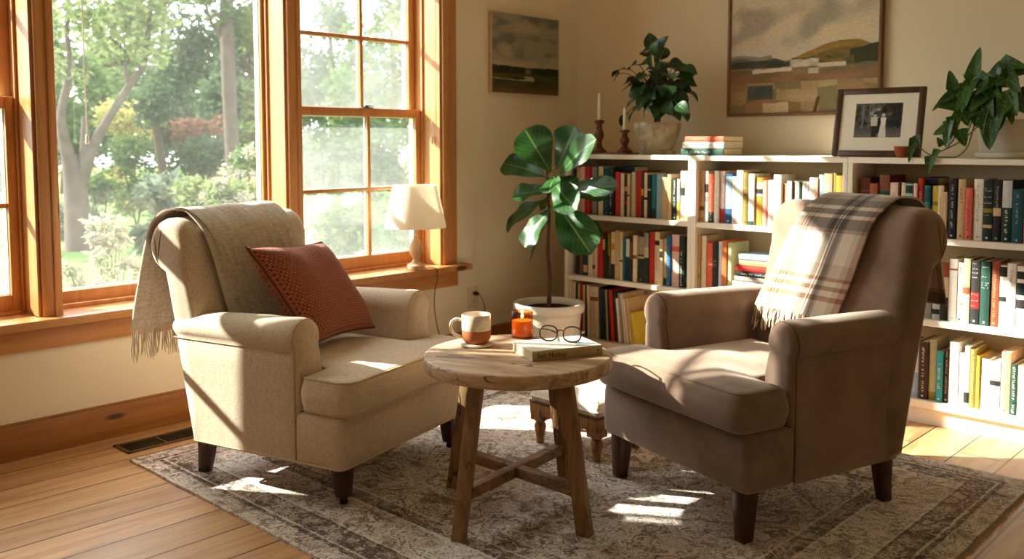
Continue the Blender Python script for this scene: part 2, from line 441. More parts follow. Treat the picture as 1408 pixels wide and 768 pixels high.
    # ceramics etc
    M['terracotta'] = plain('bare terracotta stoneware', (168, 98, 58), .7, .3, bump=.15, bscale=120)
    t = NT('speckled cream glaze'); sp_ = t.voro(t.coord('Object'), 160); nb = t.noise(t.coord('Object'), 30, 3)
    col = t.mix(t.ramp(sp_, [(.1, (.5, .5, .5, 1)), (.2, (0, 0, 0, 1))]), t.ramp(nb, [(.35, lin((206, 190, 168))), (.65, lin((226, 214, 196)))]), lin((130, 104, 80)))
    M['glaze'] = t.done(t.princ(col, .25, spec=.5).outputs[0])
    M['coaster'] = plain('cream stone coaster', (214, 198, 176), .8, .2, bump=.2)
    M['pot_white'] = plain('white glazed pot', (226, 220, 208), .35, .5, var=.05)
    t = NT('mottled stone glaze'); nb = t.noise(t.coord('Object'), 16, 6, .65, .8); dr = t.noise(t.coord('Object', (1, 1, .3)), 40, 3)
    M['pot_stone'] = t.done(t.princ(t.ramp(nb, [(.3, lin((122, 108, 84))), (.5, lin((164, 150, 124))), (.72, lin((192, 180, 154)))]), .35, t.bump(dr, .15, .003), spec=.5).outputs[0])
    M['pot_grey'] = plain('grey-white ribbed pot glaze', (206, 198, 182), .4, .5)
    M['soil'] = plain('dark potting soil', (46, 32, 22), .95, .1, bump=.8, bscale=80, var=.4)
    M['clay'] = plain('red clay pot', (158, 82, 48), .8, .2, bump=.1)
    M['candle_wax'] = plain('ivory candle wax', (232, 220, 196), .5, .3, var=.03)
    M['turned_wood'] = wood('turned brown wood', (122, 76, 40), (84, 48, 24), 'z', 2, False, .4)
    M['lampbase'] = wood('whitewashed turned wood', (208, 176, 138), (166, 124, 84), 'z', 2, False, .6)
    t = NT('white linen lampshade'); n1 = t.noise(t.coord('Object', (1, 1, 2)), 160, 2)
    d = t.n('ShaderNodeBsdfDiffuse'); d.inputs[0].default_value = lin((244, 238, 228)); tl = t.n('ShaderNodeBsdfTranslucent'); tl.inputs[0].default_value = lin((248, 240, 224))
    mx = t.n('ShaderNodeMixShader'); mx.inputs[0].default_value = .35; t.l(d.outputs[0], mx.inputs[1]); t.l(tl.outputs[0], mx.inputs[2])
    t.l(t.bump(n1, .2, .001), d.inputs['Normal']); M['shade'] = t.done(mx.outputs[0])
    M['cord'] = plain('brown lamp cord', (96, 74, 46), .6, .3)
    M['plug'] = plain('dark brown plug', (58, 34, 18), .5, .4)
    M['outlet'] = plain('ivory outlet plate', (206, 194, 160), .45, .4, var=.03)
    M['vent'] = plain('bronze floor register', (96, 80, 54), .45, .4, .3)
    M['vent_dark'] = plain('dark duct', (14, 13, 11), .9, .1)
    M['lock'] = plain('dark bronze sash lock', (50, 44, 36), .4, .5, .6)
    M['white_cord'] = plain('white blind cord', (232, 230, 222), .7, .3)
    M['frame_brown'] = wood('dark walnut picture frame', (88, 56, 34), (58, 34, 20), 'z', 2, False, .4)
    M['frame_gold'] = wood('antique wood frame', (134, 94, 52), (92, 60, 30), 'z', 2, False, .4)
    M['mat_board'] = plain('ivory mat board', (236, 228, 212), .9, .1, var=.02)
    M['canvas_edge'] = plain('raw canvas edge', (196, 170, 132), .9, .1)
    M['page'] = plain('book pages', (222, 204, 168), .9, .1, bump=.2, bscale=200, var=.12)
    M['tortoise'] = plain('tortoiseshell frame', (62, 34, 18), .25, .5, var=.5)
    M['ink'] = plain('black ink', (34, 28, 24), .8, .1)
    M['ink_gold'] = plain('brown ink', (150, 120, 76), .8, .1)
    M['ink_grey'] = plain('grey ink', (150, 142, 128), .8, .1)
    # candle
    t = NT('amber candle glass'); tr = t.n('ShaderNodeBsdfTransparent'); tr.inputs[0].default_value = (.78, .52, .28, 1); gl = t.n('ShaderNodeBsdfGlossy'); gl.inputs['Roughness'].default_value = .03
    fr = t.n('ShaderNodeFresnel'); fr.inputs[0].default_value = 1.5; ge = t.n('ShaderNodeNewGeometry'); mx = t.n('ShaderNodeMixShader'); t.l(t.math('MULTIPLY', fr.outputs[0], t.math('SUBTRACT', 1.0, ge.outputs['Backfacing'])), mx.inputs[0]); t.l(tr.outputs[0], mx.inputs[1]); t.l(gl.outputs[0], mx.inputs[2]); M['amber'] = t.done(mx.outputs[0])
    t = NT('honey candle wax'); d = t.n('ShaderNodeBsdfDiffuse'); d.inputs[0].default_value = lin((224, 194, 140)); tl = t.n('ShaderNodeBsdfTranslucent'); tl.inputs[0].default_value = lin((236, 200, 146)); mx = t.n('ShaderNodeMixShader'); mx.inputs[0].default_value = .5
    t.l(d.outputs[0], mx.inputs[1]); t.l(tl.outputs[0], mx.inputs[2]); M['wax'] = t.done(mx.outputs[0])
    t = NT('candle flame'); e = t.n('ShaderNodeEmission'); e.inputs[0].default_value = (1, .62, .2, 1); e.inputs[1].default_value = 30; M['flame'] = t.done(e.outputs[0])
    # leaves
    def leaf(name, c1, c2, rib, transl=.3, rough=.35, spot=None, back=None):
        t = NT(name); tc = t.n('ShaderNodeTexCoord'); sp = t.n('ShaderNodeSeparateXYZ'); t.l(tc.outputs['UV'], sp.inputs[0])
        f = t.noise(t.coord('Object'), 12, 3); col = t.ramp(f, [(.35, lin(c1)), (.65, lin(c2))])
        u = t.math('ABSOLUTE', t.math('SUBTRACT', sp.outputs[0], .5))
        vein = t.math('PINGPONG', t.math('ADD', t.math('MULTIPLY', sp.outputs[1], 9), t.math('MULTIPLY', u, -7)), .5)
        vm = t.math('MAXIMUM', t.math('MULTIPLY', t.math('LESS_THAN', vein, .035), .45), t.math('LESS_THAN', u, .022))
        if spot:
            s2 = t.noise(t.coord('UV', (3, 2, 1)), 3, 4); col = t.mix(t.ramp(s2, [(.58, (0, 0, 0, 1)), (.64, (.8, .8, .8, 1))]), col, lin(spot))
        col = t.mix(vm, col, lin(rib))
        p = t.princ(col, rough, t.bump(vm, .3, .002), spec=.5); tl = t.n('ShaderNodeBsdfTranslucent'); t.l(col, tl.inputs[0])
        mx = t.n('ShaderNodeMixShader'); mx.inputs[0].default_value = transl; t.l(p.outputs[0], mx.inputs[1]); t.l(tl.outputs[0], mx.inputs[2])
        return t.done(mx.outputs[0])
    M['fig_leaf'] = leaf('fiddle leaf', (22, 60, 26), (42, 92, 36), (110, 144, 78), .22)
    M['rubber_leaf'] = leaf('small tree leaf', (18, 46, 20), (34, 70, 30), (64, 94, 48), .12)
    M['pothos_leaf'] = leaf('pothos leaf', (28, 66, 24), (50, 94, 34), (84, 120, 54), .18, .35, (130, 152, 80))
    M['stem_green'] = plain('green stem', (84, 112, 48), .6, .3)
    M['stem_brown'] = plain('brown stem', (84, 56, 36), .8, .2, bump=.3)
    def outleaf(name, c1, c2, tr=.45, k=None):
        k = (k or FOL)**.4545; c1 = tuple(x*k for x in c1); c2 = tuple(x*k for x in c2)
        t = NT(name); f = t.noise(t.coord('Object'), 1.3, 4); g = t.n('ShaderNodeNewGeometry'); 
        col = t.ramp(t.math('ADD', t.math('MULTIPLY', f, .5), t.math('MULTIPLY', g.outputs['Random Per Island'], .5)), [(.25, lin(c1)), (.75, lin(c2))])
        d = t.n('ShaderNodeBsdfDiffuse'); t.l(col, d.inputs[0]); tl = t.n('ShaderNodeBsdfTranslucent'); t.l(col, tl.inputs[0]); mx = t.n('ShaderNodeMixShader'); mx.inputs[0].default_value = tr
        t.l(d.outputs[0], mx.inputs[1]); t.l(tl.outputs[0], mx.inputs[2]); return t.done(mx.outputs[0])
    M['o_dark'] = outleaf('dark evergreen foliage', (76, 108, 70), (136, 168, 116))
    M['o_mid'] = outleaf('green foliage', (92, 138, 66), (158, 192, 110))
    M['o_light'] = outleaf('pale green foliage', (148, 182, 104), (220, 232, 160))
    M['o_yellow'] = outleaf('yellow green foliage', (206, 200, 100), (250, 236, 150), .45, .42)
    M['o_red'] = outleaf('copper foliage', (150, 104, 84), (196, 142, 110))
    M['o_bloom'] = outleaf('cream blossom', (244, 236, 200), (255, 250, 230), .3, .3)
    M['o_grey'] = outleaf('silver green foliage', (140, 164, 138), (190, 206, 176))
    M['bark'] = plain('pale grey bark', (76, 67, 59), .9, .1, bump=.5, bscale=14, var=.4)
    M['bark_dark'] = plain('brown bark', (62, 50, 40), .9, .1, bump=.5, bscale=14, var=.4)
    t = NT('sunlit lawn'); n1 = t.noise(t.coord(), 1.2, 6); n2 = t.noise(t.coord(), 60, 2)
    M['lawn'] = t.done(t.princ(t.mix(t.math('MULTIPLY', n2, .5), t.ramp(n1, [(.3, lin((74, 104, 52))), (.7, lin((100, 126, 70)))]), lin((60, 86, 42))), .95, spec=.1).outputs[0])
    # rug
    t = NT('distressed taupe rug'); tc = t.n('ShaderNodeTexCoord'); sp = t.n('ShaderNodeSeparateXYZ'); t.l(tc.outputs['Object'], sp.inputs[0])
    dx = t.math('SUBTRACT', RUGX, t.math('ABSOLUTE', sp.outputs[0])); dy = t.math('SUBTRACT', RUGY, t.math('ABSOLUTE', sp.outputs[1])); d = t.math('MINIMUM', dx, dy)
    wob = t.math('MULTIPLY', t.math('SUBTRACT', t.noise(t.coord(), 14, 3), .5), .012); dd = t.math('ADD', d, wob)
    K = .55
    line = t.ramp(t.math('DIVIDE', dd, K), [(0, (.75, .75, .75, 1)), (.02, (.55, .55, .55, 1)), (.12, (.15, .15, .15, 1)), (.15, (.75, .75, .75, 1)), (.165, (.2, .2, .2, 1)), (.20, (.35, .35, .35, 1)), (.30, (.12, .12, .12, 1)), (.315, (.8, .8, .8, 1)), (.335, (.6, .6, .6, 1)), (.60, (.85, .85, .85, 1)), (.615, (.15, .15, .15, 1)), (.66, (.3, .3, .3, 1)), (.72, (.8, .8, .8, 1)), (.735, (.5, .5, .5, 1))], 'CONSTANT')
    wv = t.n('ShaderNodeVectorMath', operation='ADD'); nv = t.n('ShaderNodeTexNoise'); nv.inputs['Scale'].default_value = 5; nv.inputs['Detail'].default_value = 4; t.l(tc.outputs['Object'], nv.inputs['Vector'])
    scl = t.n('ShaderNodeVectorMath', operation='SCALE'); scl.inputs['Scale'].default_value = .75; t.l(nv.outputs['Color'], scl.inputs[0]); t.l(tc.outputs['Object'], wv.inputs[0]); t.l(scl.outputs[0], wv.inputs[1])
    ve = t.voro(wv.outputs[0], 9, 'SMOOTH_F1'); ve2 = t.voro(wv.outputs[0], 24, 'SMOOTH_F1'); 
    motif = t.ramp(ve, [(.08, (.2, .2, .2, 1)), (.2, (.9, .9, .9, 1)), (.30, (.15, .15, .15, 1)), (.36, (.95, .95, .95, 1)), (.5, (.5, .5, .5, 1)), (.6, (.1, .1, .1, 1)), (.66, (.9, .9, .9, 1))])
    motif2 = t.ramp(ve2, [(.15, (.2, .2, .2, 1)), (.35, (1, 1, 1, 1)), (.5, (.3, .3, .3, 1)), (.6, (.9, .9, .9, 1))])
    wear = t.noise(tc.outputs['Object'], 3.2, 6, .65); grit = t.noise(tc.outputs['Object'], 140, 3, .8)
    val = t.math('MULTIPLY', t.math('ADD', t.math('MULTIPLY', motif, .55), t.math('MULTIPLY', motif2, .3)), 1.0)
    val = t.math('ADD', t.math('MULTIPLY', val, .62), t.math('MULTIPLY', line, .42))
    val = t.math('ADD', t.math('MULTIPLY', val, .72), t.math('ADD', t.math('MULTIPLY', wear, .26), t.math('MULTIPLY', t.math('SUBTRACT', grit, .5), .75)))
    col = t.ramp(val, [(.31, lin((56, 43, 35))), (.41, lin((120, 102, 88))), (.51, lin((184, 170, 158))), (.64, lin((230, 222, 212)))])
    tint = t.noise(tc.outputs['Object'], 2.1, 3); col = t.mix(t.math('MULTIPLY', t.ramp(tint, [(.5, (0, 0, 0, 1)), (.68, (1, 1, 1, 1))]), .28), col, lin((150, 98, 78)))
    M['rug'] = t.done(t.princ(col, .95, t.bump(t.math('ADD', grit, val), .6, .004), sheen=.2, spec=.1).outputs[0])
    M['rug_fringe'] = plain('rug fringe yarn', (176, 158, 136), .95, .1, var=.3)
RUGX, RUGY = (3.34-.835)/2, (3.52-1.485)/2
_cm = {}
def cloth(c, rough=.7):
    k = (tuple(c), rough)
    if k not in _cm:
        t = NT('book cover %d %d %d' % tuple(c)); f = t.noise(t.coord(), 90, 3)
        a = lin(c); b = tuple(x*.86 for x in a[:3])+(1,)
        _cm[k] = t.done(t.princ(t.ramp(f, [(.35, b), (.65, a)]), rough, t.bump(f, .08, .001), spec=.35).outputs[0])
    return _cm[k]
mats()
# ------------------------------------------------------------------ the room
XW = -3.675; XC = XW+.02; YB = 4.49; XR = 1.35; YF = -1.6; ZC = 2.86
SILL = .522; HEAD = 2.6; XO = XW-.22
XLS = XW-.14                                     # inner face of the lower sashes
Y1a = .44
yA0 = onx(50, 160, XC).y; yA1 = onx(75.5, 160, XC).y
yB0 = onx(398, 200, XC).y; yB1 = onx(416, 200, XC).y
yR0 = onx(610, 200, XC).y; yR1 = onx(628, 200, XC).y
OPEN = [(Y1a, yA0), (yA1, yB0), (yB1, yR0)]
def struct(name, mb, m, parent=None, **k):
    o = mb.build(name, m, parent, **k)
    if not parent: o['kind'] = 'structure'
    return o
struct('floor', MB().box(XO, XR+.15, YF-.15, YB+.15, -.12, 0), M['floor'], smooth=False)
struct('ceiling', MB().box(XO, XR+.15, YF-.15, YB+.15, ZC, ZC+.12), M['ceiling'], smooth=False)
w = MB(); w.box(XO, XW, YF-.15, YB+.15, 0, SILL-.03); w.box(XO, XW, YF-.15, YB+.15, HEAD, ZC)
ed = [YF-.15]+[q for o in OPEN for q in o]+[YB+.15]
for i in range(0, len(ed), 2): w.box(XO, XW, ed[i], ed[i+1], SILL-.03, HEAD)
struct('wall_left', w, M['wall'], smooth=False)
struct('wall_back', MB().box(XW, XR+.15, YB, YB+.15, 0, ZC), M['wall'], smooth=False)
struct('wall_right', MB().box(XR, XR+.15, YF, YB, 0, ZC), M['wall'], smooth=False)
w = MB(); FILL_WIN = (-2.3, -1.7, 1.3, 2.0)                # unseen window added behind the camera to let in fill light
w.box(XW, FILL_WIN[0], YF-.15, YF, 0, ZC); w.box(FILL_WIN[1], XR+.15, YF-.15, YF, 0, ZC); w.box(FILL_WIN[0], FILL_WIN[1], YF-.15, YF, 0, FILL_WIN[2]); w.box(FILL_WIN[0], FILL_WIN[1], YF-.15, YF, FILL_WIN[3], ZC)
struct('wall_front', w, M['wall'], smooth=False)
w = MB()
for q in range(5):
    x = FILL_WIN[0]+.025+q*(FILL_WIN[1]-FILL_WIN[0]-.05)/4; w.box(x-.025, x+.025, YF-.1, YF-.05, FILL_WIN[2], FILL_WIN[3])
for z in (FILL_WIN[2]+.025, (FILL_WIN[2]+FILL_WIN[3])/2, FILL_WIN[3]-.025): w.box(FILL_WIN[0], FILL_WIN[1], YF-.099, YF-.051, z-.025, z+.025)
r = tag(empty('window_4'), kind='structure'); w.build('frame', M['fir_z'], r, smooth=False)  # bars of the added fill-light window
struct('wall_sun_block', MB().box(XO-BLOCK_REACH, XO-.001, 0.0, .2, -.6, 4.2), M['sun_block'], smooth=False)  # unseen wall added outside to block sun through the near window
# baseboards
b = MB(); b.box(XW, XW+.018, YF, YB, 0, .132); b.box(XW, XW+.014, YF, YB, .132, .139)
struct('baseboard_left', b, M['base'], bevel=(.003, 2))
struct('baseboard_back', MB().box(XW+.018, XR, YB-.018, YB, 0, .132), M['base'], bevel=(.003, 2))
# casings, stool and apron
def bar(name, x0, x1, y0, y1, z0, z1, m, bev=.003):
    return struct(name, MB().box(x0, x1, y0, y1, z0, z1), m, bevel=(bev, 2))
bar('trim_1', XW, XC, yR0, yR1, SILL, HEAD+.11, M['fir_z'])
for i, (a, c) in enumerate(((yB0, yB1), (yA0, yA1), (Y1a-.095, Y1a))):
    mb = MB().box(XW, XC, a, c, SILL, HEAD+.02)
    if i < 2: mb.box(XC, XC+.006, a+(c-a)*.62, a+(c-a)*.86, SILL, HEAD+.02)
    struct('trim_%d' % (i+2), mb, M['fir_z'], bevel=(.003, 2))
bar('trim_5', XW+.001, XC+.004, Y1a-.095, yR0-.001, HEAD, HEAD+.11, M['fir_y'])
bar('trim_6', XW, XW+.078, Y1a-.15, 3.512, SILL-.034, SILL, M['fir_y'], .005)       # stool with a nosing
bar('trim_7', XW, XC, Y1a-.1, yR1+.006, .402, SILL-.0345, M['fir_y'])                # apron
# windows
def ring_box(mb, x0, x1, ya, yb, za, zb, wl, wr, wt, wbm, mi=0):
    mb.box(x0, x1, ya, ya+wl, za, zb, mi); mb.box(x0, x1, yb-wr, yb, za, zb, mi)
    mb.box(x0, x1, ya+wl, yb-wr, zb-wt, zb, mi); mb.box(x0, x1, ya+wl, yb-wr, za, za+wbm, mi)
def sash(name, parent, xf, ya, yb, za, zb, wl, wr, wt, wb, muntin, gl):
    th = .018
    s = MB(); ring_box(s, xf-th, xf, ya, yb, za, zb, wl, wr, wt, wb)
    o = s.build(name, M['fir_pl'], parent, bevel=(.003, 2))
    s = MB(); ring_box(s, xf-.052, xf-th-.0005, ya, yb, za, zb, wl+.003, wr+.003, wt+.003, wb+.003)
    s.build('exterior_cladding', M['white_trim'], o, smooth=False)
    g = MB().box(xf-.0245, xf-.0215, ya+wl-.004, yb-wr+.004, za+wb-.004, zb-wt+.004)
    g.build('pane', gl, o, smooth=False)
    if muntin:
        ym, zm = muntin; m = MB()
        m.box(xf-.019, xf-.002, ym-.010, ym+.010, za+wb, zb-wt); [m.box(xf-.019, xf-.0025, ya+wl, yb-wr, z_-.010, z_+.010) for z_ in zm]
        m.build('muntins', M['fir_pl'], o, bevel=(.004, 2))
        m = MB(); m.box(xf-.036, xf-.0255, ym-.010, ym+.010, za+wb, zb-wt); [m.box(xf-.036, xf-.0258, ya+wl, yb-wr, z_-.010, z_+.010) for z_ in zm]
        m.build('exterior_muntins', M['white_trim'], o, smooth=False)
    return o
def liner(parent, ya, yb):
    s = MB(); t = .012
    for (y0, y1) in ((ya, ya+t), (yb-t, yb)): s.box(XO, XW+.004, y0, y1, SILL-.0, HEAD)
    s.box(XO, XW+.004, ya+t, yb-t, HEAD-t, HEAD); s.box(XO-.02, XW-.001, ya+t, yb-t, SILL-.03, SILL-.001)
    for (y0, y1) in ((ya+t, ya+t+.010), (yb-t-.010, yb-t)): s.box(XLS+.002, XLS+.016, y0, y1, SILL, HEAD-t)    # stops
    s.box(XLS+.002, XLS+.02, ya+t+.01, yb-t-.01, SILL-.001, SILL+.014)
    return s.build('jamb', M['fir_z'], parent, bevel=(.002, 1))
def dh_window(n, ya, yb, ym):
    r = tag(empty('window_%d' % n, (0, 0, 0)), kind='structure'); liner(r, ya, yb)
    ya += .013; yb -= .013
    sash('lower_sash', r, XLS, ya, yb, SILL+.012, 1.352, .042, .042, .043, .062, (ym, (.938,)), M['glass_dusty'])
    up = sash('upper_sash', r, XLS-.054, ya, yb, 1.31, HEAD-.013, .042, .042, .045, .045, (ym, (1.712, 2.07, 2.34)), M['glass_dusty'])
    k = MB(); k.box(XLS-.045, XLS-.004, ym-.035, ym+.035, 1.3525, 1.358); k.lathe([(.011, 1.358), (.011, 1.366), (.007, 1.369)], 12, M=Matrix.Translation((XLS-.02, ym, 0)))
    k.box(XLS-.03, XLS-.012, ym-.01, ym+.04, 1.362, 1.367); k.build('sash_lock', M['lock'], r, bevel=(.002, 1))
    return r
ym3 = onx(508, 200, XLS).y
dh_window(3, OPEN[2][0], OPEN[2][1], ym3)
dh_window(1, OPEN[0][0], OPEN[0][1], (OPEN[0][0]+OPEN[0][1])/2)
r = tag(empty('window_2'), kind='structure'); liner(r, OPEN[1][0], OPEN[1][1])
sash('picture_sash', r, XLS-.008, OPEN[1][0]+.013, OPEN[1][1]-.013, SILL+.012, HEAD-.013, .012, .022, .03, .052, None, M['glass'])
# blind cords
p = [(XLS+.03, 1.548, HEAD-.013), (XLS+.028, 1.549, 1.6), (XLS+.03, 1.551, 1.21)]
t = thing('blind_cord', 'thin white cord hanging inside the large clear middle pane', 'cord', (0, 0, 0))
MB().tube(catmull(p, 6), .0028, 6).build('string', M['white_cord'], t); MB().lathe([(.002, 1.212), (.006, 1.205), (.0075, 1.175), (.003, 1.17)], 10, M=Matrix.Translation(p[-1][:2]+(0,))).build('tassel', M['white_cord'], t)
t = thing('blind_cord', 'short white cord against the sunlit jamb above the small lamp', 'cord', (0, 0, 0))
yc = yR0-.026
MB().tube([(XW-.045, yc, HEAD-.013), (XW-.045, yc, 1.21)], .0018, 6).build('string', M['white_cord'], t); MB().lathe([(.002, 1.212), (.0055, 1.205), (.006, 1.172), (.003, 1.168)], 10, M=Matrix.Translation((XW-.045, yc, 0))).build('tassel', M['white_cord'], t)

# floor register
t = thing('floor_vent', 'bronze louvred floor register beside the pine baseboard', 'vent', (-3.49, 1.68, 0))
s = MB(); hx, hy = .068, .165
s.box(-hx, hx, -hy, -hy+.018, 0, .005); s.box(-hx, hx, hy-.018, hy, 0, .005); s.box(-hx, -hx+.018, -hy, hy, 0, .005); s.box(hx-.018, hx, -hy, hy, 0, .005); s.box(-hx+.018, hx-.018, -.006, .006, 0, .0045)
s.build('frame', M['vent'], t, bevel=(.0015, 1))
s = MB()
for k in range(26):
    y = -hy+.024+k*(2*hy-.048)/25
    if abs(y) > .008: s.box(-hx+.018, hx-.018, y-.0015, y+.0015, .0005, .004)
s.build('louvres', M['vent'], t, smooth=False); MB().box(-hx+.01, hx-.01, -hy+.01, hy-.01, .0002, .0006).build('duct', M['vent_dark'], t, smooth=False)

# outlet
t = thing('wall_outlet', 'ivory outlet plate on the wall below the window trim, one plug in it', 'outlet', (XW, 3.588, .318))
MB().box(0, .006, -.038, .038, -.062, .062).build('plate', M['outlet'], t, bevel=(.003, 2))
for dz in (.024, -.024):
    o = MB().lathe([(.016, 0), (.016, .0025), (.0145, .0035)], 20, M=Matrix.Translation((.006, 0, dz)) @ Matrix.Rotation(pi/2, 4, 'Y')).build('socket', M['outlet'], t)
    s = MB()
    for dy in (-.006, .006): s.box(.0096, .0099, dy-.0012, dy+.0012, dz-.001, dz+.008)
    s.lathe([(.0022, 0), (.0022, .0003)], 8, M=Matrix.Translation((.0096, 0, dz-.007)) @ Matrix.Rotation(pi/2, 4, 'Y')); s.build('slots', M['vent_dark'], o, smooth=False)

# ------------------------------------------------------------------ rug
t = thing('area_rug', 'distressed taupe patterned rug under both armchairs', 'rug', (-2.0875, 2.5025, 0))
def rugf(a, b):
    x = -RUGX+2*RUGX*a; y = -RUGY+2*RUGY*b
    e = .004*noise.noise(V((x*6, y*6, 1)))
    return (x+(e if a in (0, 1) else 0), y+(e if b in (0, 1) else 0), .008)
s = MB().grid(rugf, 60, 50)
n0 = len(s.v)
peri = [i for i in range(61)]+[j*61+60 for j in range(1, 51)]+[50*61+i for i in range(59, -1, -1)]+[j*61 for j in range(49, 0, -1)]
low = [(s.v[i][0], s.v[i][1], .0005) for i in peri]; b0 = len(s.v); s.v += low
for k in range(len(peri)):
    q = (k+1) % len(peri); s.f.append((peri[k], b0+k, b0+q, peri[q])); s.mi.append(0); s.uv.append(None)
s.build('pile', M['rug'], t, sharp=50)
for sx in (-1, 1):
    s = MB()
    for k in range(230):
        y = -RUGY+.004+(2*RUGY-.008)*k/229; L = .012+RND.random()*.012
        s.tube([(sx*(RUGX-.004), y, .004), (sx*(RUGX+L*.6), y+RND.uniform(-.003, .003), .004), (sx*(RUGX+L), y+RND.uniform(-.005, .005), .0025)], .0013, 4)
    s.build('fringe', M['rug_fringe'], t)
ZR = .0088

# ------------------------------------------------------------------ armchairs
def arm_poly(n=10):
    P = [(.240, .137), (.240, .30), (.239, .44)]
    c = (.314, .535); r = .065
    for k in range(n+5):
        a = math.radians(205-(205+38)*k/(n+4)); P.append((c[0]+r*cos(a), c[1]+r*sin(a)*1.0))
    P += [(.3688, .488), (.3695, .42), (.370, .25), (.370, .137)]
    return P[::-1]           # counter-clockwise in (v, z)
def u_rear(z): return -.288-.205*(max(z, .137)-.137)
def back_profile():
    P = [(-.205, .29), (-.222, .42), (-.250, .56), (-.279, .68), (-.297, .76)]
    c = (-.398, .805); r = .102
    for k in range(17):
        a = math.radians(-8+262*k/16); P.append((c[0]+r*cos(a), c[1]+r*sin(a)))
    P += [(-.414, .66), (-.392, .56), (-.363, .43), (-.333, .29), (-.300, .137), (-.22, .137)]
    return P
def sub_poly(poly, step):
    return resample(poly, step)
def make_chair(name, label, loc, ang, zs, mat, seam, piping, casters, pleat, vs_=1, vo=0, bc=0, bw=.338, legs=None, zo=0, taper=.4):
    t = thing(name, label, 'armchair', (loc[0], loc[1], ZR), ang)
    SZ = Matrix.Translation((0, vo, zo)) @ Matrix.Diagonal((1, vs_, zs, 1)); SB = Matrix.Translation((0, bc, zo)) @ Matrix.Diagonal((1, 1, zs, 1))
    # seat base
    poly = round_poly([(-.30, -.232), (.195, -.232), (.195, -.370), (.378, -.370), (.378, .370), (.195, .370), (.195, .232), (-.30, .232)], [.01, .01, .004, .03, .03, .004, .01, .01])
    s = MB()
    rings = []
    for z, d in ((.137, .008), (.145, .001), (.20, -.002), (.28, 0), (.297, .004), (.304, .014)): rings.append([(x, y, z) for x, y in offset_poly(poly, d)])
    s.ring_loft(rings, 0, M=SZ); base = s.build('seat_base', mat, t, sharp=60)
    if piping:
        pl = offset_poly(round_poly([(-.285, -.366), (.376, -.368), (.376, .368), (-.285, .366)], .03), -.001)
        MB().tube([(x, y, .139) for x, y in resample(pl, .04)], .0045, 6, closed=True, M=SZ).build('bottom_welt', M['linen_pipe'], base)
    # arms
    for sg in (-1, 1):
        ap = arm_poly(); rings = []
        rf = .035
        secs = [(0, .03, .0), (0, .012, .004), (0, 0, .02)]
        for k in range(1, 8): secs.append((k/8, 0, None))
        uf = .205
        def ring(tt, ins, ex):
            out = []
            for (v, z) in offset_poly(ap, ins):
                ur = u_rear(z)
                u = ur+(uf-rf-ur)*tt if ex is None else ur+ex
                tp = 1-taper*exp(-max(0, u-ur)/.20)
                out.append((u, sg*v, z if z < .505 else .505+(z-.505)*tp))
            return out
        R_ = [ring(a, b, c) for a, b, c in secs]
        for k in range(0, 7):
            a = pi/2*k/6; out = []
            for (v, z) in offset_poly(ap, rf*.8*(1-cos(a))):
                hi = max(0, (z-.42)/.18); out.append((uf-rf+rf*sin(a)*(1-.0*hi), sg*v, z-.006*hi*k/6))
            R_.append(out)
        if sg > 0: pass
        a_ = MB().ring_loft(R_, 0, M=SZ).build('arm', mat, t, sharp=70)
        # front welt over the arm panel
        wl = [(uf-rf*.55, sg*v, z-.003) for (v, z) in offset_poly(ap, .0025)]
        wl = wl[:-1]
        wl = [wl[i] for i in range(len(wl))]
        MB().tube(catmull(wl, 2), .0036 if piping else .0016, 6, M=SZ).build('welt', M['linen_pipe'] if piping else seam, a_)
        # seam under the roll, on the outer side
        sm = []
        for k in range(12):
            tt = k/11; z = .4935; ur = u_rear(z); u = ur+.004+(uf-rf-.006-ur)*tt
            sm.append((u, sg*.3698, z))
        MB().tube(sm, .0026, 6, M=SZ).build('seam', M['linen_pipe'] if piping else mat, a_)
    # back
    bp = resample(back_profile(), .028); W = bw; re = .05; rings = []
    cx, cz = -.398, .805
    def prof(ins, ph):
        out = []
        base_ = offset_poly(bp, ins)
        for (u0, z0), (u, z) in zip(bp, base_):
            a = atan2(z0-cz, u0-cx); rr = sqrt((u0-cx)**2+(z0-cz)**2)
            if pleat and rr < .125 and (a > -.1 or a < -1.9):
                q = abs(cos(2.6*a+.5))
                dd = -.010*ph*(1-q**.35)*1.0
                u += (u-cx)/max(rr, .01)*dd; z += (z-cz)/max(rr, .01)*dd
            # rounded top corners seen from the front
            out.append((u, z))
        return out
    E_ = [(k, pi/2*(1-k/7)) for k in range(8)]
    secs = []
    for k in range(8):
        a = pi/2*k/7; secs.append((-(W-re)-re*cos(a), re*.8*(1-sin(a)), 1-k/7*.6))
    secs = [(v, i, p_) for v, i, p_ in secs]
    secs.append((-(W-re)+.06, 0, .15)); secs.append((-.14, 0, 0)); secs.append((0, 0, 0)); secs.append((.14, 0, 0)); secs.append((W-re-.06, 0, .15))
    for k in range(7, -1, -1):
        a = pi/2*k/7; secs.append((W-re+re*cos(a), re*.8*(1-sin(a)), 1-k/7*.6))
    for v, ins, ph in secs:
        rings.append([(u+.012*(1-(v/W)**2)*(1 if u > -.31 and z < .78 and z > .3 else 0), v, z) for u, z in prof(ins, ph)])
    back = MB().ring_loft(rings, 0, M=SB).build('backrest', mat, t, sharp=75)
    # pleat creases gathered at both scroll ends, lying on the cloth
    from mathutils.bvhtree import BVHTree
    tree_ = BVHTree.FromPolygons([v.co[:] for v in back.data.vertices], [tuple(p.vertices) for p in back.data.polygons])
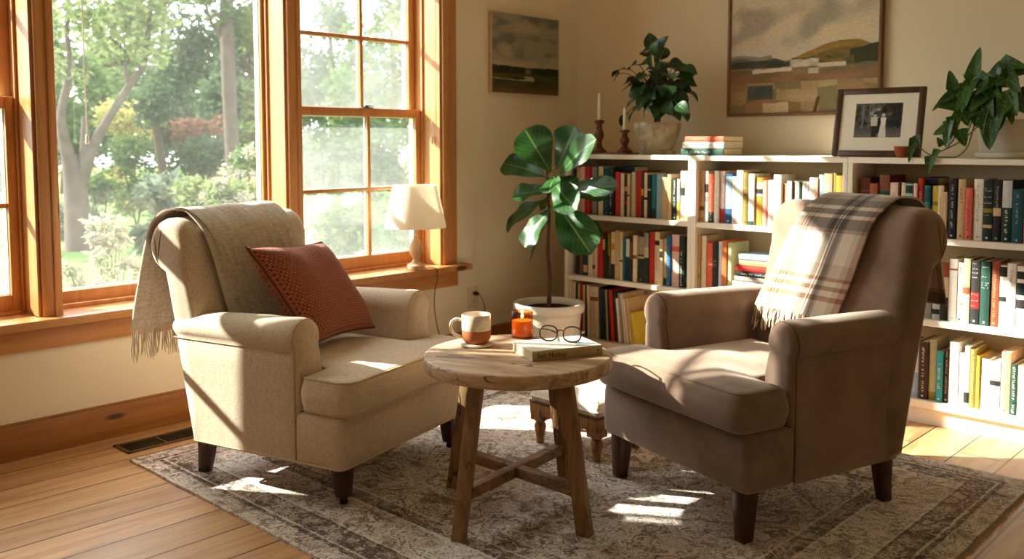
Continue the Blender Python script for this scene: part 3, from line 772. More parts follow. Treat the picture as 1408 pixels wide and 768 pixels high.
    for sg in (-1, 1):
        s = MB()
        for da in (172, 132, 92):
            pts = []; st = V((cx+.088*cos(math.radians(238)), cz+.088*sin(math.radians(238)))); en = V((cx+.104*cos(math.radians(da)), cz+.104*sin(math.radians(da))))
            md = V((cx+.05*cos(math.radians(da+35)), cz+.05*sin(math.radians(da+35))))
            for k in range(15):
                q = k/14; p = st*(1-q)**2+md*2*q*(1-q)+en*q*q
                vv = W-.05*max(0, (q-.55)/.45)**1.5
                c_ = tree_.find_nearest(SB @ V((p.x, sg*vv, p.y)))
                pts.append(c_[0]+c_[1]*-.0002)
            s.tube(pts, [.0004+.0013*sin(pi*min(1, .12+k/14)) for k in range(15)], 6)
        s.build('pleat_seam', seam, back)
    # cushion
    cp = [(x, y*vs_+vo) for x, y in round_poly([(-.20, -.232), (.212, -.232), (.214, -.372), (.414, -.374), (.414, .374), (.214, .372), (.212, .232), (-.20, .232)], [.02, .03, .03, .06, .06, .03, .03, .02])]
    cz0, cz1 = .305*zs+zo, .424*zs+zo
    cu = puffy(cp, cz0, cz1, .022 if piping else .035, .018 if piping else .030, 'seat_cushion', mat, t, wrinkle=.006 if piping else .016, bulge=.008, step=.035, seed=3 if piping else 8)
    if piping:
        q = offset_poly(resample(cp, .03), .005)
        MB().tube([(x, y, cz1-.0065) for x, y in q], .0042, 6, closed=True).build('top_piping', M['linen_pipe'], cu)
        q = offset_poly(resample(cp, .03), .002)
        MB().tube([(x, y, cz0+.012) for x, y in q], .0042, 6, closed=True).build('bottom_piping', M['linen_pipe'], cu)
    else:
        q = offset_poly(resample(cp, .03), .012)
        MB().tube([(x, y, cz1-.006) for x, y in q], .0016, 5, closed=True).build('top_seam', mat, cu)
    # legs
    for (u, v) in legs:
        s = MB(); top = .14*zs+zo; rear = u < 0; rings = []
        lo = .022 if casters and not rear else 0
        for k in range(9):
            q = k/8; z = top-(top-lo)*q; h = .030-.010*q
            du = -.014*q*q if rear else .006*q; dv = (.004*q)*(1 if v > 0 else -1)
            rings.append([(u+du+sx*h, v+dv+sy*h*(.85 if rear else 1), z) for sx, sy in ((-1, -1), (1, -1), (1, 1), (-1, 1))])
        lg = s.ring_loft(rings).build('leg', M['dark_leg'], t, sharp=50, bevel=(.003, 1, 50))
        if lo:
            MB().lathe([(.004, 0), (.012, .002), (.0145, .010), (.012, .019), (.006, .021)], 14, M=Matrix.Translation((u+.006, v+(.004 if v > 0 else -.004), 0))).build('caster', M['caster'], lg)
    return t
LO = (-2.811, 2.000); LA = math.radians(14.62)
RO = (-1.538, 2.819); RA = math.radians(-106.84)
RZS = 1.041; RZO = .0174
make_chair('armchair', 'oatmeal linen rolled-arm armchair by the picture window', LO, LA, 1.0, M['linen'], M['seam'], True, True, True, 1.034, -.0125, -.0675, .3175, ((.318, -.318), (.318, .315), (-.290, -.315), (-.290, .30)))
make_chair('armchair', 'taupe velvet rolled-arm armchair in front of the bookcases', RO, RA, RZS, M['velvet'], M['velvet_seam'], False, False, True, .96, .020, .0775, .3125, ((.322, -.290), (.328, .318), (-.278, -.28), (-.278, .312)), RZO, .15)

# throws
def throw(name, label, loc, ang, zs, path, vfn, mat, fringe_mat, fringes, thick=.007, under=None, uvlen=1.2, ripple=.006, seed=0, group=None):
    t = thing(name, label, 'blanket', (loc[0], loc[1], ZR), ang, group)
    P = catmull([(u, z*zs+(RZO if zs > 1 else 0), 0) for u, z in path], 8)
    Ls = [0]
    for a, b in zip(P, P[1:]): Ls.append(Ls[-1]+(b-a).length)
    T = Ls[-1]; N = len(P)-1; NW = 34
    nrm = []
    for i in range(N+1):
        d = P[min(i+1, N)]-P[max(i-1, 0)]; d.normalize(); nrm.append(V((d.y, -d.x, 0)))
    def pt(a, b, off=0.0):
        f = b*N; i = min(int(f), N-1); k = f-i
        p = P[i].lerp(P[i+1], k); n_ = nrm[i].lerp(nrm[i+1], k)
        v0, v1 = vfn(b); v = v0+(v1-v0)*a
        w = ripple*(noise.noise(V((a*5+seed, b*2.2, seed)))+.6*noise.noise(V((a*11, b*3, seed+4))))+ripple*.9
        ends = min(1, min(b, 1-b)*4)
        w = w*(.5+.9*(1-ends))
        e = .003*noise.noise(V((b*9, a*2, 7+seed)))
        return V((p.x+n_.x*(w+off), v+e, p.y+n_.y*(w+off)))
    s = MB()
    NB = N
    if under:                                        # the folded-under layer that shows along one edge of the front
        keep = vfn; nu_ = 10; j1 = int(NB*.46); vfn = under
        tt_ = [[pt(i/nu_, j/NB, thick*.15) for i in range(nu_+1)] for j in range(j1+1)]; bb_ = [[pt(i/nu_, j/NB, -thick*.75) for i in range(nu_+1)] for j in range(j1+1)]
        vfn = keep; u_ = MB(); m_ = nu_+1; q_ = m_*(j1+1); fs_ = []
        for j in range(j1):
            for i in range(nu_):
                f4 = (j*m_+i, j*m_+i+1, (j+1)*m_+i+1, (j+1)*m_+i); fs_.append(f4); fs_.append(tuple(q_+k for k in reversed(f4)))
            fs_.append((j*m_, (j+1)*m_, q_+(j+1)*m_, q_+j*m_)); fs_.append((j*m_+nu_, q_+j*m_+nu_, q_+(j+1)*m_+nu_, (j+1)*m_+nu_))
        u_.add([p for r_ in tt_ for p in r_]+[p for r_ in bb_ for p in r_], fs_, 0, None, [(i/nu_*.3, Ls[j]) for j in range(j1+1) for i in range(m_)]*2)
        u_.build('folded_layer', mat, t, sharp=60)
    top = [[pt(i/NW, j/NB, thick) for i in range(NW+1)] for j in range(NB+1)]
    bot = [[pt(i/NW, j/NB, 0) for i in range(NW+1)] for j in range(NB+1)]
    vs = [p for r_ in top for p in r_]+[p for r_ in bot for p in r_]; m = NW+1; o_ = m*(NB+1)
    uv = [(i/NW, Ls[j]) for j in range(NB+1) for i in range(m)]*2
    fs = []
    for j in range(NB):
        for i in range(NW):
            q = (j*m+i, j*m+i+1, (j+1)*m+i+1, (j+1)*m+i); fs.append(q); fs.append(tuple(o_+k for k in reversed(q)))
    for j in range(NB):
        fs.append((j*m, (j+1)*m, o_+(j+1)*m, o_+j*m)); fs.append((j*m+NW, o_+j*m+NW, o_+(j+1)*m+NW, (j+1)*m+NW))
    for i in range(NW):
        fs.append((i, o_+i, o_+i+1, i+1)); k = NB*m; fs.append((k+i, k+i+1, o_+k+i+1, o_+k+i))
    s.add(vs, fs, 0, None, uv)
    s.build('cloth', mat, t, sharp=60)
    for (b, ln, n, dirv) in fringes:
        f = MB()
        for k in range(n):
            a = (k+.5)/n; p = pt(a, b, thick*.5)
            q = [p]; dv = V(dirv); L = ln*RND.uniform(.85, 1.12); sw = RND.uniform(-.012, .012); sw2 = RND.uniform(-.006, .010)
            for h in (1, 2, 3): q.append(p+dv*(L*h/3)+V((sw2*h/3*.8, sw*h/3+.004*sin(h*2+k), 0)))
            f.tube(q, [.0026, .003, .0026, .0016], 5)
        f.build('fringe', fringe_mat, t)
    return t
e = .021
lp = [(-.222+e, .465), (-.240+e, .56), (-.268+e, .68), (-.286+e, .78), (-.318+e, .862), (-.362+.002, .905+e*.8), (-.402, .908+e), (-.455, .898+e), (-.497, .855+e), (-.517, .805), (-.525, .74), (-.533, .66), (-.540, .58), (-.545, .50)]
def lv(b):
    q = min(1, b/.45)
    c0 = -.165-.17*q**.8-max(0, b-.45)*.14; c1 = .19-.075*q-max(0, b-.45)*.35
    return c0, c1
throw('throw_blanket', 'grey oatmeal wool throw draped over the linen armchair back', LO, LA, 1.0, lp, lv, M['wool'], M['wool_fringe'], [(1.0, .112, 46, (-.01, 0, -1))], ripple=.005, seed=2, under=lambda b: (lv(b)[0]-.075*max(0, 1-b/.42), lv(b)[0]+.12))
def lv2(b):
    return (-.245-.055*min(1, b/.5), -.15-.09*min(1, b/.5))
rp = [(-.236+e, .535), (-.251+e, .605), (-.269+e, .68), (-.285+e, .77), (-.317+e, .862), (-.362, .905+e*.8), (-.402, .908+e), (-.455, .898+e), (-.497, .855+e), (-.517, .805), (-.522, .74), (-.525, .66), (-.527, .585)]
def rv(b):
    return (-.200+.215*min(1, b/.52)**1.1, .165+.115*min(1, b/.45)+.07*max(0, b-.5)*2)
throw('throw_blanket', 'cream plaid wool throw draped over the velvet armchair back', RO, RA, RZS, rp, rv, M['plaid'], M['plaid_fringe'], [(0.0, .078, 56, (.16, 0, -1))], ripple=.003, seed=9)

# cushion
PC = dict(TL=V((-.150, -.25, .790)), TR=V((-.160, .160, .770)), BR=V((.045, .218, .445)), BL=V((.065, -.165, .452)))
for k_ in PC: PC[k_] = PC[k_]+V((0, 0, .012))
t = thing('throw_pillow', 'rust basket-knit pillow leaning in the linen armchair', 'cushion', (LO[0], LO[1], ZR), LA)
pn = ((PC['TR']-PC['TL']).cross(PC['BL']-PC['TL'])).normalized()
if pn.x < 0: pn = -pn
def pil(sd, T=.082):
    def f(a, b):
        s_, q = 2*a-1, 2*b-1
        pa = (1+s_*(1-.075*(1-q*q)))/2; pb = (1+q*(1-.075*(1-s_*s_)))/2
        p = (PC['TL'].lerp(PC['TR'], pa)).lerp(PC['BL'].lerp(PC['BR'], pa), pb)
        th = T*((1-s_**4)*(1-q**4))**.6*(1-.25*exp(-((s_)**2*9+(q+1)**2*3)))
        th += .004*noise.noise(V((a*4, b*4, 2)))*(1-s_*s_)*(1-q*q)
        return p+pn*(sd*max(th, .0))
    return f
s = MB(); s.grid(pil(1), 40, 40); s.grid(pil(-1), 40, 40)
o = s.build('cover', M['knit'], t, sharp=None)
bm = bmesh.new(); bm.from_mesh(o.data); bmesh.ops.remove_doubles(bm, verts=bm.verts[:], dist=.0008); bmesh.ops.recalc_face_normals(bm, faces=bm.faces[:]); bm.to_mesh(o.data); bm.free()
f_ = pil(1)
edge = [f_(k/30, 0) for k in range(30)]+[f_(1, k/30) for k in range(30)]+[f_(1-k/30, 1) for k in range(30)]+[f_(0, 1-k/30) for k in range(30)]
MB().tube(edge, .0048, 6, closed=True).build('edge_seam', M['knit'], t)
# ------------------------------------------------------------------ round side table
TC = V((-1.98, 2.13, 0)); TZ = .513; TR = .2975; TT = .044
t = thing('side_table', 'round rustic wooden side table between the two armchairs', 'table', (TC.x, TC.y, ZR), math.radians(20))
zt = TZ-ZR
def wob(a, z): return .006*noise.noise(V((cos(a)*2, sin(a)*2, 3)))+.003*noise.noise(V((cos(a)*7, sin(a)*7, z*12)))
MB().lathe([(TR-.010, zt-TT), (TR-.003, zt-TT+.003), (TR, zt-TT+.009), (TR+.001, zt-.010), (TR-.001, zt-.004), (TR-.005, zt-.0008), (TR-.010, zt), (TR*.6, zt)], 96, wob=wob).build('tabletop', M['table_top'], t, sharp=60)
FT = [V((-1.944, 1.834, 0)), V((-1.689, 2.116, 0)), V((-2.033, 2.431, 0)), V((-2.251, 2.095, 0))]
I3 = Matrix.Rotation(-math.radians(20), 3, 'Z')
feet = []
for k in range(4):
    a = math.radians(-83+7+90*k-2)
    feet.append(V((TC.x+.288*cos(a), TC.y+.288*sin(a), 0)))
feet = [V((-1.945, 1.838, 0)), V((-1.692, 2.118, 0)), V((-2.015, 2.412, 0)), V((-2.262, 2.118, 0))]
legs = []
for k, fpt in enumerate(feet):
    d = I3 @ (fpt-TC); top = V((d.x*.70, d.y*.70, zt-TT+.001)); bot = V((d.x, d.y, 0)); legs.append((top, bot))
    rad = V((d.x, d.y, 0)).normalized(); tan = V((-rad.y, rad.x, 0)); s = MB(); rings = []
    rot = math.radians(18)
    ex = rad*cos(rot)+tan*sin(rot); ey = -rad*sin(rot)+tan*cos(rot)
    for q in (0, .33, .66, 1):
        c = top.lerp(bot, q); w = .0225-.001*q; j = .0012
        rings.append([c+ex*(sx*w*1.05+RND.uniform(-j, j))+ey*(sy*w*.9+RND.uniform(-j, j)) for sx, sy in ((-1, -1), (1, -1), (1, 1), (-1, 1))])
    s.ring_loft(rings).build('leg', M['table_leg'], t, bevel=(.004, 2, 40))
for i, (a, b) in enumerate(((0, 2), (1, 3))):
    q = 1-(.148/(zt-TT)); p0 = legs[a][0].lerp(legs[a][1], q); p1 = legs[b][0].lerp(legs[b][1], q)
    z = .128; ax = (p1-p0); ax.z = 0; L = ax.length; ax.normalize(); sd = V((-ax.y, ax.x, 0)); s = MB()
    h0, h1 = (.0175, -.0165) if i == 0 else (.018, -.017)
    def seg(a0, a1, zt_, zb_):
        s.ring_loft([[p0+ax*l+sd*(w*.0175)+V((0, 0, z+hh-p0.z)) for w, hh in ((-1, zb_), (1, zb_), (1, zt_), (-1, zt_))] for l in (a0, a1)])
    if i == 0: seg(.014, L-.014, h0, h1)
    else:
        seg(.014, L/2-.018, h0, h1); seg(L/2+.018, L-.014, h0, h1)
    s.build('stretcher', M['table_bar'], t, bevel=(.003, 2, 40))

# things on the table
c = onz(655, 474.5, TZ)
t = thing('coaster', 'round cream stone coaster under the two-tone mug', 'coaster', (c.x, c.y, TZ+.0006))
MB().lathe([(.050, 0), (.0545, .002), (.0555, .005), (.054, .008), (.050, .009), (.02, .009)], 48).build('disc', M['coaster'], t)
t = thing('mug', 'two-tone stoneware mug, cream glaze over bare clay', 'mug', (c.x, c.y, TZ+.0106), math.radians(222))
Rm = .0475; Hm = .094
body = MB().lathe([(.030, 0), (.036, .001), (.0405, .006), (Rm, .016), (Rm, .043)], 48, cap=(True, False)).build('body', M['terracotta'], t)
MB().lathe([(Rm, .043), (Rm+.0008, .0445), (Rm+.0006, Hm-.003), (Rm-.001, Hm), (Rm-.003, Hm-.001), (Rm-.0042, Hm-.006), (Rm-.0045, .02), (.034, .008), (.01, .007)], 48, cap=(False, True)).build('glaze', M['glaze'], t)
hp = catmull([(Rm-.002, 0, .072), (Rm+.018, 0, .077), (Rm+.034, 0, .066), (Rm+.037, 0, .048), (Rm+.028, 0, .030), (Rm+.012, 0, .021), (Rm-.002, 0, .017)], 6)
MB().tube(hp, [.0052]*len(hp), 10).build('handle', M['glaze'], t)
c = onz(718, 463.5, TZ)
t = thing('candle_jar', 'amber glass jar with a lit candle on the rustic table', 'candle', (c.x, c.y, TZ+.0006))
Rj = .0375
g = MB().lathe([(.012, 0), (Rj-.004, 0), (Rj-.001, .002), (Rj, .006), (Rj, .0895), (Rj-.001, .091), (Rj-.0022, .0895), (Rj-.0024, .009), (Rj-.006, .0065), (.012, .0065)], 48, cap=(True, True)).build('jar', M['amber'], t)
wx = MB().lathe([(.012, .0068), (Rj-.0068, .0068), (Rj-.0032, .010), (Rj-.0032, .058), (Rj-.005, .0595), (.02, .058), (.004, .057)], 40).build('wax', M['wax'], t)
MB().tube([(0, 0, .056), (.0006, 0, .064), (.0015, 0, .068)], .0009, 6).build('wick', M['ink'], wx)
fl = MB().lathe([(.0006, .0655), (.0036, .069), (.0046, .0735), (.0034, .080), (.0015, .087), (.0003, .092)], 16).build('flame', M['flame'], t)
ld = bpy.data.lights.new('candle_light', 'POINT'); ld.energy = CANDLE_W; ld.color = (1, .55, .2); ld.shadow_soft_size = .006
lo = bpy.data.objects.new('candle_light', ld); COL.objects.link(lo); lo.location = (c.x, c.y, TZ+.100)

# novel and spectacles
def glyphs(mb, x0, x1, y0, y1, z, rnd, size, gap=.35, M_=None, dense=.85):
    """a line of small unreadable print in the plane z"""
    x = x0; hgt = y1-y0
    while x < x1-size*.5:
        w = size*rnd.uniform(.5, 1.0)
        if rnd.random() < dense:
            k = rnd.random()
            mb.box(x, x+w*.28, y0, y0+hgt*(1 if k < .4 else .72), z, z+.0002, 0, M_)
            if k > .25: mb.box(x+w*.28, x+w, y0+hgt*(.5 if k < .6 else 0), y0+hgt*(.72 if k < .6 else .2), z, z+.0002, 0, M_)
            if k > .7: mb.box(x+w*.72, x+w, y0, y0+hgt*.72, z, z+.0002, 0, M_)
        x += w+size*gap
def hardcover(root, Wd, Ht, Tk, cmat, spine_mat, board=.0022):
    """a closed book lying flat: spine along +x at y=0, pages away towards +y, base at z=0"""
    s = MB(); s.box(0, Ht, 0, Wd, 0, board); s.box(0, Ht, 0, Wd, Tk-board, Tk); cov = s.build('cover', cmat, root, bevel=(.0006, 1))
    s = MB(); rings = []
    for x in (0, Ht):
        rings.append([(x, .0005, 0), (x, -.0018, Tk*.12), (x, -.003, Tk*.5), (x, -.0018, Tk*.88), (x, .0005, Tk), (x, .003, Tk), (x, .003, 0)])
    s.ring_loft(rings).build('spine', spine_mat, root, sharp=70)
    MB().box(.003, Ht-.003, .0035, Wd-.004, board+.0001, Tk-board-.0001).build('pages', M['page'], root, smooth=False)
    return cov
b0 = onz(732, 497, TZ); b1 = onz(828, 487, TZ); dr = (b1-b0); dr.z = 0; L = dr.length; dr.normalize()
t = thing('book', 'cream hardback novel titled Salt Harbor lying on the rustic table', 'book', (b0.x, b0.y, TZ+.0006), atan2(dr.y, dr.x))
BT = .030; BW = .158
hardcover(t, BW, L, BT, cloth((222, 214, 198)), cloth((186, 158, 110)))
def text_mesh(body, size, name, mat, parent, Mx, extr=.0002):
    cu = bpy.data.curves.new(name, 'FONT'); cu.body = body; cu.size = size; cu.extrude = extr; cu.align_x = 'LEFT'; cu.align_y = 'CENTER'; cu.space_character = 1.0
    ob = bpy.data.objects.new(name+'_src', cu); COL.objects.link(ob)
    bpy.context.view_layer.update()
    me = bpy.data.meshes.new_from_object(ob.evaluated_get(bpy.context.evaluated_depsgraph_get()))
    bpy.data.objects.remove(ob); bpy.data.curves.remove(cu)
    me.name = name; me.transform(Mx); me.materials.clear(); me.materials.append(mat)
    o = bpy.data.objects.new(name, me); COL.objects.link(o); o.parent = parent; return o
SP = Matrix.Translation((0, -.0034, 0)) @ Matrix.Rotation(pi/2, 4, 'X')
text_mesh('Salt Harbor', .0235, 'title', M['ink'], t, Matrix.Translation((.016, -.0031, BT*.49)) @ Matrix.Rotation(pi/2, 4, 'X') @ Matrix.Diagonal((.92, 1, 1, 1)))
s = MB(); r_ = random.Random(4)
Mx = Matrix.Translation((0, -.0031, 0)) @ Matrix.Rotation(pi/2, 4, 'X')
glyphs(s, .146, .196, BT*.56, BT*.56+.0035, 0, r_, .0034, M_=Mx); glyphs(s, .146, .204, BT*.34, BT*.34+.0032, 0, r_, .0032, M_=Mx)
s.build('author', M['ink_gold'], t, smooth=False)
s = MB(); s.lathe([(.0032, 0), (.0032, .0003)], 12, M=Mx @ Matrix.Translation((.226, BT*.5, 0))); s.build('emblem', M['ink'], t, smooth=False)
s = MB(); Mt = Matrix.Translation((0, 0, BT+.00005))
for (x0, x1, y, hh) in ((.03, .10, .100, .007), (.036, .092, .082, .006), (.03, .075, .062, .005), (.085, .118, .062, .005), (.14, .215, .120, .005)): glyphs(s, x0, x1, y, y+hh, 0, r_, hh, M_=Mt)
s.build('lettering', M['ink_grey'], t, smooth=False)
s = MB().grid(lambda a, b: (.165+.068*a+.01*b, .018+.05*b+.012*sin(a*5)*b, BT+.0001), 8, 4); s.build('cover_art', cloth((150, 158, 156)), t, smooth=False)
gp0 = onz(740, 468.5, TZ+.031); gp1 = onz(800, 472, TZ+.031); gd = gp1-gp0; ga = atan2(gd.y, gd.x); gm = (gp0+gp1)/2
t = thing('spectacles', 'tortoiseshell spectacles with open temples lying on the cream novel', 'glasses', (gm.x, gm.y, TZ+.0006+BT+.0006), ga)
tilt = math.radians(-14); Mf = Matrix.Rotation(tilt, 4, 'X')
def rim(sg):
    P = []
    for k in range(36):
        a = 2*pi*k/36; ca, sa = cos(a), sin(a); e_ = .8
        x = .0285*math.copysign(abs(ca)**e_, ca); z = .0235*math.copysign(abs(sa)**e_, sa)
        P.append(Mf @ V((sg*.0385+x, -.0008*abs(ca), .0268+z)))
    return P
s = MB()
for sg in (-1, 1): s.tube(rim(sg), .0028, 8, closed=True)
s.tube([Mf @ V(q) for q in ((-.011, 0, .034), (-.004, .001, .038), (.004, .001, .038), (.011, 0, .034))], .0024, 8)
s.build('rims', M['tortoise'], t)
for sg in (-1, 1):
    P = [Mf @ V((sg*.0385+.0272*cos(2*pi*k/24), -.0005, .0268+.0222*sin(2*pi*k/24))) for k in range(24)]
    q = MB(); q.add(P, [tuple(range(24))]); q.build('lens', M['lens'], t, smooth=False)
    h = Mf @ V((sg*.0675, 0, .038)); pts = catmull([h, h+V((sg*.003, .004, -.0005)), h+V((sg*.000, .05, -.010)), h+V((-sg*.012, .095, -.022)), V((h.x-sg*.026, h.y+.118, .0032))], 5)
    tp = MB().tube(pts, [.0023]*(len(pts)-6)+[.0029]*6, 8).build('temple', M['tortoise'], t)

# ------------------------------------------------------------------ footstool
t = thing('footstool', 'small turned-leg footstool with pale linen top and nailheads', 'footstool', (-2.205, 2.772, ZR), math.radians(-4))
sx, sy = .178, .142; zf0, zf1 = .118, .168
s = MB()
s.prism(round_poly([(-sx, -sy), (sx, -sy), (sx, sy), (-sx, sy)], .006, 3), zf0, zf1); s.build('frame', M['oak'], t, bevel=(.003, 2, 50))
cq = round_poly([(-sx-.001, -sy-.001), (sx+.001, -sy-.001), (sx+.001, sy+.001), (-sx-.001, sy+.001)], .022)
puffy(cq, zf1-.002, zf1+.056, .030, .030, 'cushion', M['stool_linen'], t, wrinkle=.002, bulge=.004, step=.03)
s = MB()
for x0, y0, x1, y1 in ((-sx, -sy, sx, -sy), (sx, -sy, sx, sy), (sx, sy, -sx, sy), (-sx, sy, -sx, -sy)):
    n_ = int(sqrt((x1-x0)**2+(y1-y0)**2)/.0105); a = atan2(y1-y0, x1-x0)
    for k in range(n_):
        q = (k+.5)/n_; x = x0+(x1-x0)*q+.0006*sin(a); y = y0+(y1-y0)*q-.0006*cos(a)
        s.lathe([(.0044, 0), (.0036, .0016), (.0018, .0026), (.0003, .003)], 8, M=Matrix.Translation((x, y, zf1-.001)) @ Matrix.Rotation(a-pi/2, 4, 'Z') @ Matrix.Rotation(pi/2, 4, 'Y'), cap=(False, True))
s.build('nailheads', M['brass_nail'], t)
for u in (-1, 1):
    for v in (-1, 1):
        s = MB(); x, y = u*(sx-.030), v*(sy-.030)
        s.box(x-.027, x+.027, y-.027, y+.027, .094, zf0+.001)
        s.lathe([(.010, 0), (.0145, .003), (.0165, .012), (.0135, .020), (.0165, .026), (.019, .044), (.0235, .064), (.0215, .076), (.0155, .083), (.023, .090), (.024, .095)], 20, M=Matrix.Translation((x, y, 0)))
        s.build('leg', M['oak'], t, sharp=50)

# ------------------------------------------------------------------ bookcases
BF = 3.96; BB = 4.462
ZS = [.102, .444, .785]; ZTOP = 1.113; TH = .024
UX = [(-3.322, -2.504), (-2.5035, -1.7155), (-1.715, -.905)]
ulab = ['white bookcase nearest the window wall, behind the potted fig', 'middle white bookcase behind the velvet armchair back', 'white bookcase under the framed photograph and trailing plant']
ulab = ['white bookcase by the window wall corner, behind the tall fig', 'middle white bookcase with the sunlit books on its upper shelf', 'white bookcase under the wedding photograph and the trailing plant']
for (x0, x1), lb in zip(UX, ulab):
    t = thing('bookcase', lb, 'bookcase', ((x0+x1)/2, BF, 0)); w_ = (x1-x0)/2; dp = BB-BF; sd = .0225
    for sg in (-1, 1): MB().box(sg*w_, sg*(w_-sd), 0, dp, 0, ZTOP-TH).build('side_panel', M['white_paint'], t, bevel=(.0015, 1))
    MB().box(-w_, w_, -.001, dp, ZTOP-TH, ZTOP).build('top_panel', M['white_paint'], t, bevel=(.002, 1))
    MB().box(-w_+sd, w_-sd, .26, .272, .07, ZTOP-TH).build('back_panel', M['case_back'], t, smooth=False)
    for k, z in enumerate(ZS):
        th = .032 if k == 0 else .026
        MB().box(-w_+sd, w_-sd, .001+.003*(k > 0), .26, z-th, z).build('shelf', M['white_paint'], t, bevel=(.0015, 1))
    MB().box(-w_+sd, w_-sd, .022, .04, 0, ZS[0]-.032).build('plinth', M['white_paint'], t, smooth=False)

# ------------------------------------------------------------------ books
C = dict(red=(190, 44, 30), dred=(160, 36, 28), cream=(224, 204, 166), white=(236, 228, 214), tan=(204, 172, 126), beige=(198, 182, 150), brown=(120, 70, 42), dk=(40, 38, 36), black=(30, 28, 28), navy=(30, 44, 62),
         teal=(26, 112, 120), dteal=(22, 74, 84), green=(30, 70, 56), dgreen=(28, 48, 40), olive=(140, 120, 44), yellow=(214, 184, 60), gold=(206, 146, 48), orange=(204, 116, 52), coral=(222, 104, 88), orangered=(222, 92, 60), pink=(226, 190, 178),
         lblue=(148, 174, 190), blue=(34, 104, 158), dblue=(40, 84, 128), grey=(150, 148, 140), lgrey=(196, 194, 192), lav=(208, 202, 210), maroon=(96, 36, 28), rust=(150, 78, 44), dbrown=(66, 44, 36), turq=(52, 164, 174), salmon=(232, 176, 150), pgreen=(202, 206, 160), sage=(176, 168, 128), lteal=(140, 188, 188), peach=(226, 170, 130), khaki=(160, 148, 112))
CN = dict(red='red', dred='deep red', cream='cream', white='white', tan='tan', beige='beige', brown='brown', dk='charcoal', black='black', navy='navy', teal='teal', dteal='dark teal', green='green', dgreen='dark green', olive='olive', yellow='yellow', gold='golden', orange='orange', coral='coral', orangered='orange-red', pink='pale pink',
          lblue='pale blue', blue='bright blue', dblue='blue', grey='grey', lgrey='light grey', lav='lavender-white', maroon='maroon', rust='rust', dbrown='dark brown', turq='turquoise', salmon='salmon', pgreen='pale green', sage='sage', lteal='pale teal', peach='peach', khaki='khaki')
ORD = ['', 'first', 'second', 'third', 'fourth', 'fifth', 'sixth', 'seventh', 'eighth', 'ninth', 'tenth', 'eleventh', 'twelfth', 'thirteenth', 'fourteenth', 'fifteenth', 'sixteenth', 'seventeenth', 'eighteenth', 'nineteenth', 'twentieth', 'twenty-first', 'twenty-second', 'twenty-third', 'twenty-fourth', 'twenty-fifth', 'twenty-sixth', 'twenty-seventh', 'twenty-eighth', 'twenty-ninth', 'thirtieth', 'thirty-first', 'thirty-second']
brnd = random.Random(5)
def upright(x, y, z, tk, dp, ht, col, bands, ink, label, group, lean=0):
    """spine faces -y; bands: (from, to, colour) as fractions of the height"""
    r = thing('book', label, 'book', (x, y, z), 0, group)
    if lean: r.rotation_euler = (0, lean, 0)
    cm = cloth(C[col]); s = MB(); bd = min(.0022, tk*.15); n = 5
    mats_ = [cm]+[cloth(C[b[2]]) for b in bands]
    cuts = sorted(set([0, 1]+[q for b in bands for q in b[:2]]))
    sp = []
    for k in range(n+1):
        q = k/n; sp.append((q*tk, -.0025*sin(pi*q)*min(1, tk/.02)))
    for a, b in zip(cuts, cuts[1:]):
        mid = (a+b)/2; mi = 0
        for bi, bb in enumerate(bands):
            if bb[0] <= mid <= bb[1]: mi = bi+1
        vs = [(px, py, a*ht) for px, py in sp]+[(px, py, b*ht) for px, py in sp]
        s.add(vs, [(k, k+1, n+2+k, n+1+k) for k in range(n)], mi)
    s.add([(px, py, 0) for px, py in sp]+[(tk, .003, 0), (0, .003, 0)], [tuple(reversed(range(n+3)))])
    s.add([(px, py, ht) for px, py in sp]+[(tk, .003, ht), (0, .003, ht)], [tuple(range(n+3))])
    s.box(0, bd, 0, dp, 0, ht); s.box(tk-bd, tk, 0, dp, 0, ht)
    s.build('cover', mats_, r, sharp=50, fix=True)
    MB().box(bd, tk-bd, .0032, dp-.003, .0025, ht-.003).build('pages', M['page'], r, smooth=False)
    if ink and tk > .008:
        g = MB(); seed = random.Random(int(x*9999)+int(ht*7777))
        Mv = Matrix.Translation((tk/2, -.0027*min(1, tk/.02)-.0001, 0)) @ Matrix(((0, 1, 0, 0), (0, 0, -1, 0), (-1, 0, 0, 0), (0, 0, 0, 1)))
        # text runs down the spine: local x -> -z
        if ink[1] == 'v':
            a, b = ink[2] if len(ink) > 2 else (.16, .8); sz = min(.0105, tk*.42)
            glyphs(g, -ht*b, -ht*a, -sz/2, sz/2, 0, seed, sz*.8, M_=Mv)
        elif ink[1] == 'h':
            for zc in (ink[2] if len(ink) > 2 else (.84, .78, .70)):
                sz = min(.006, tk*.2)
                Mh = Matrix.Translation((tk/2, -.0027*min(1, tk/.02)-.0001, zc*ht)) @ Matrix.Rotation(pi/2, 4, 'X')
                glyphs(g, -tk*.36, tk*.36, 0, sz, 0, seed, sz, M_=Mh)
        if g.v: g.build('lettering', cloth(C[ink[0]]), r, smooth=False)
        g = MB(); Mh = Matrix.Translation((tk/2, -.0027*min(1, tk/.02)-.0001, .055*ht)) @ Matrix.Rotation(pi/2, 4, 'X')
        e_ = min(.0045, tk*.22); g.lathe([(e_, 0), (e_, .0002)], 8, M=Mh)
        g.build('emblem', cloth(C[ink[0]]), r, smooth=False)
    return r
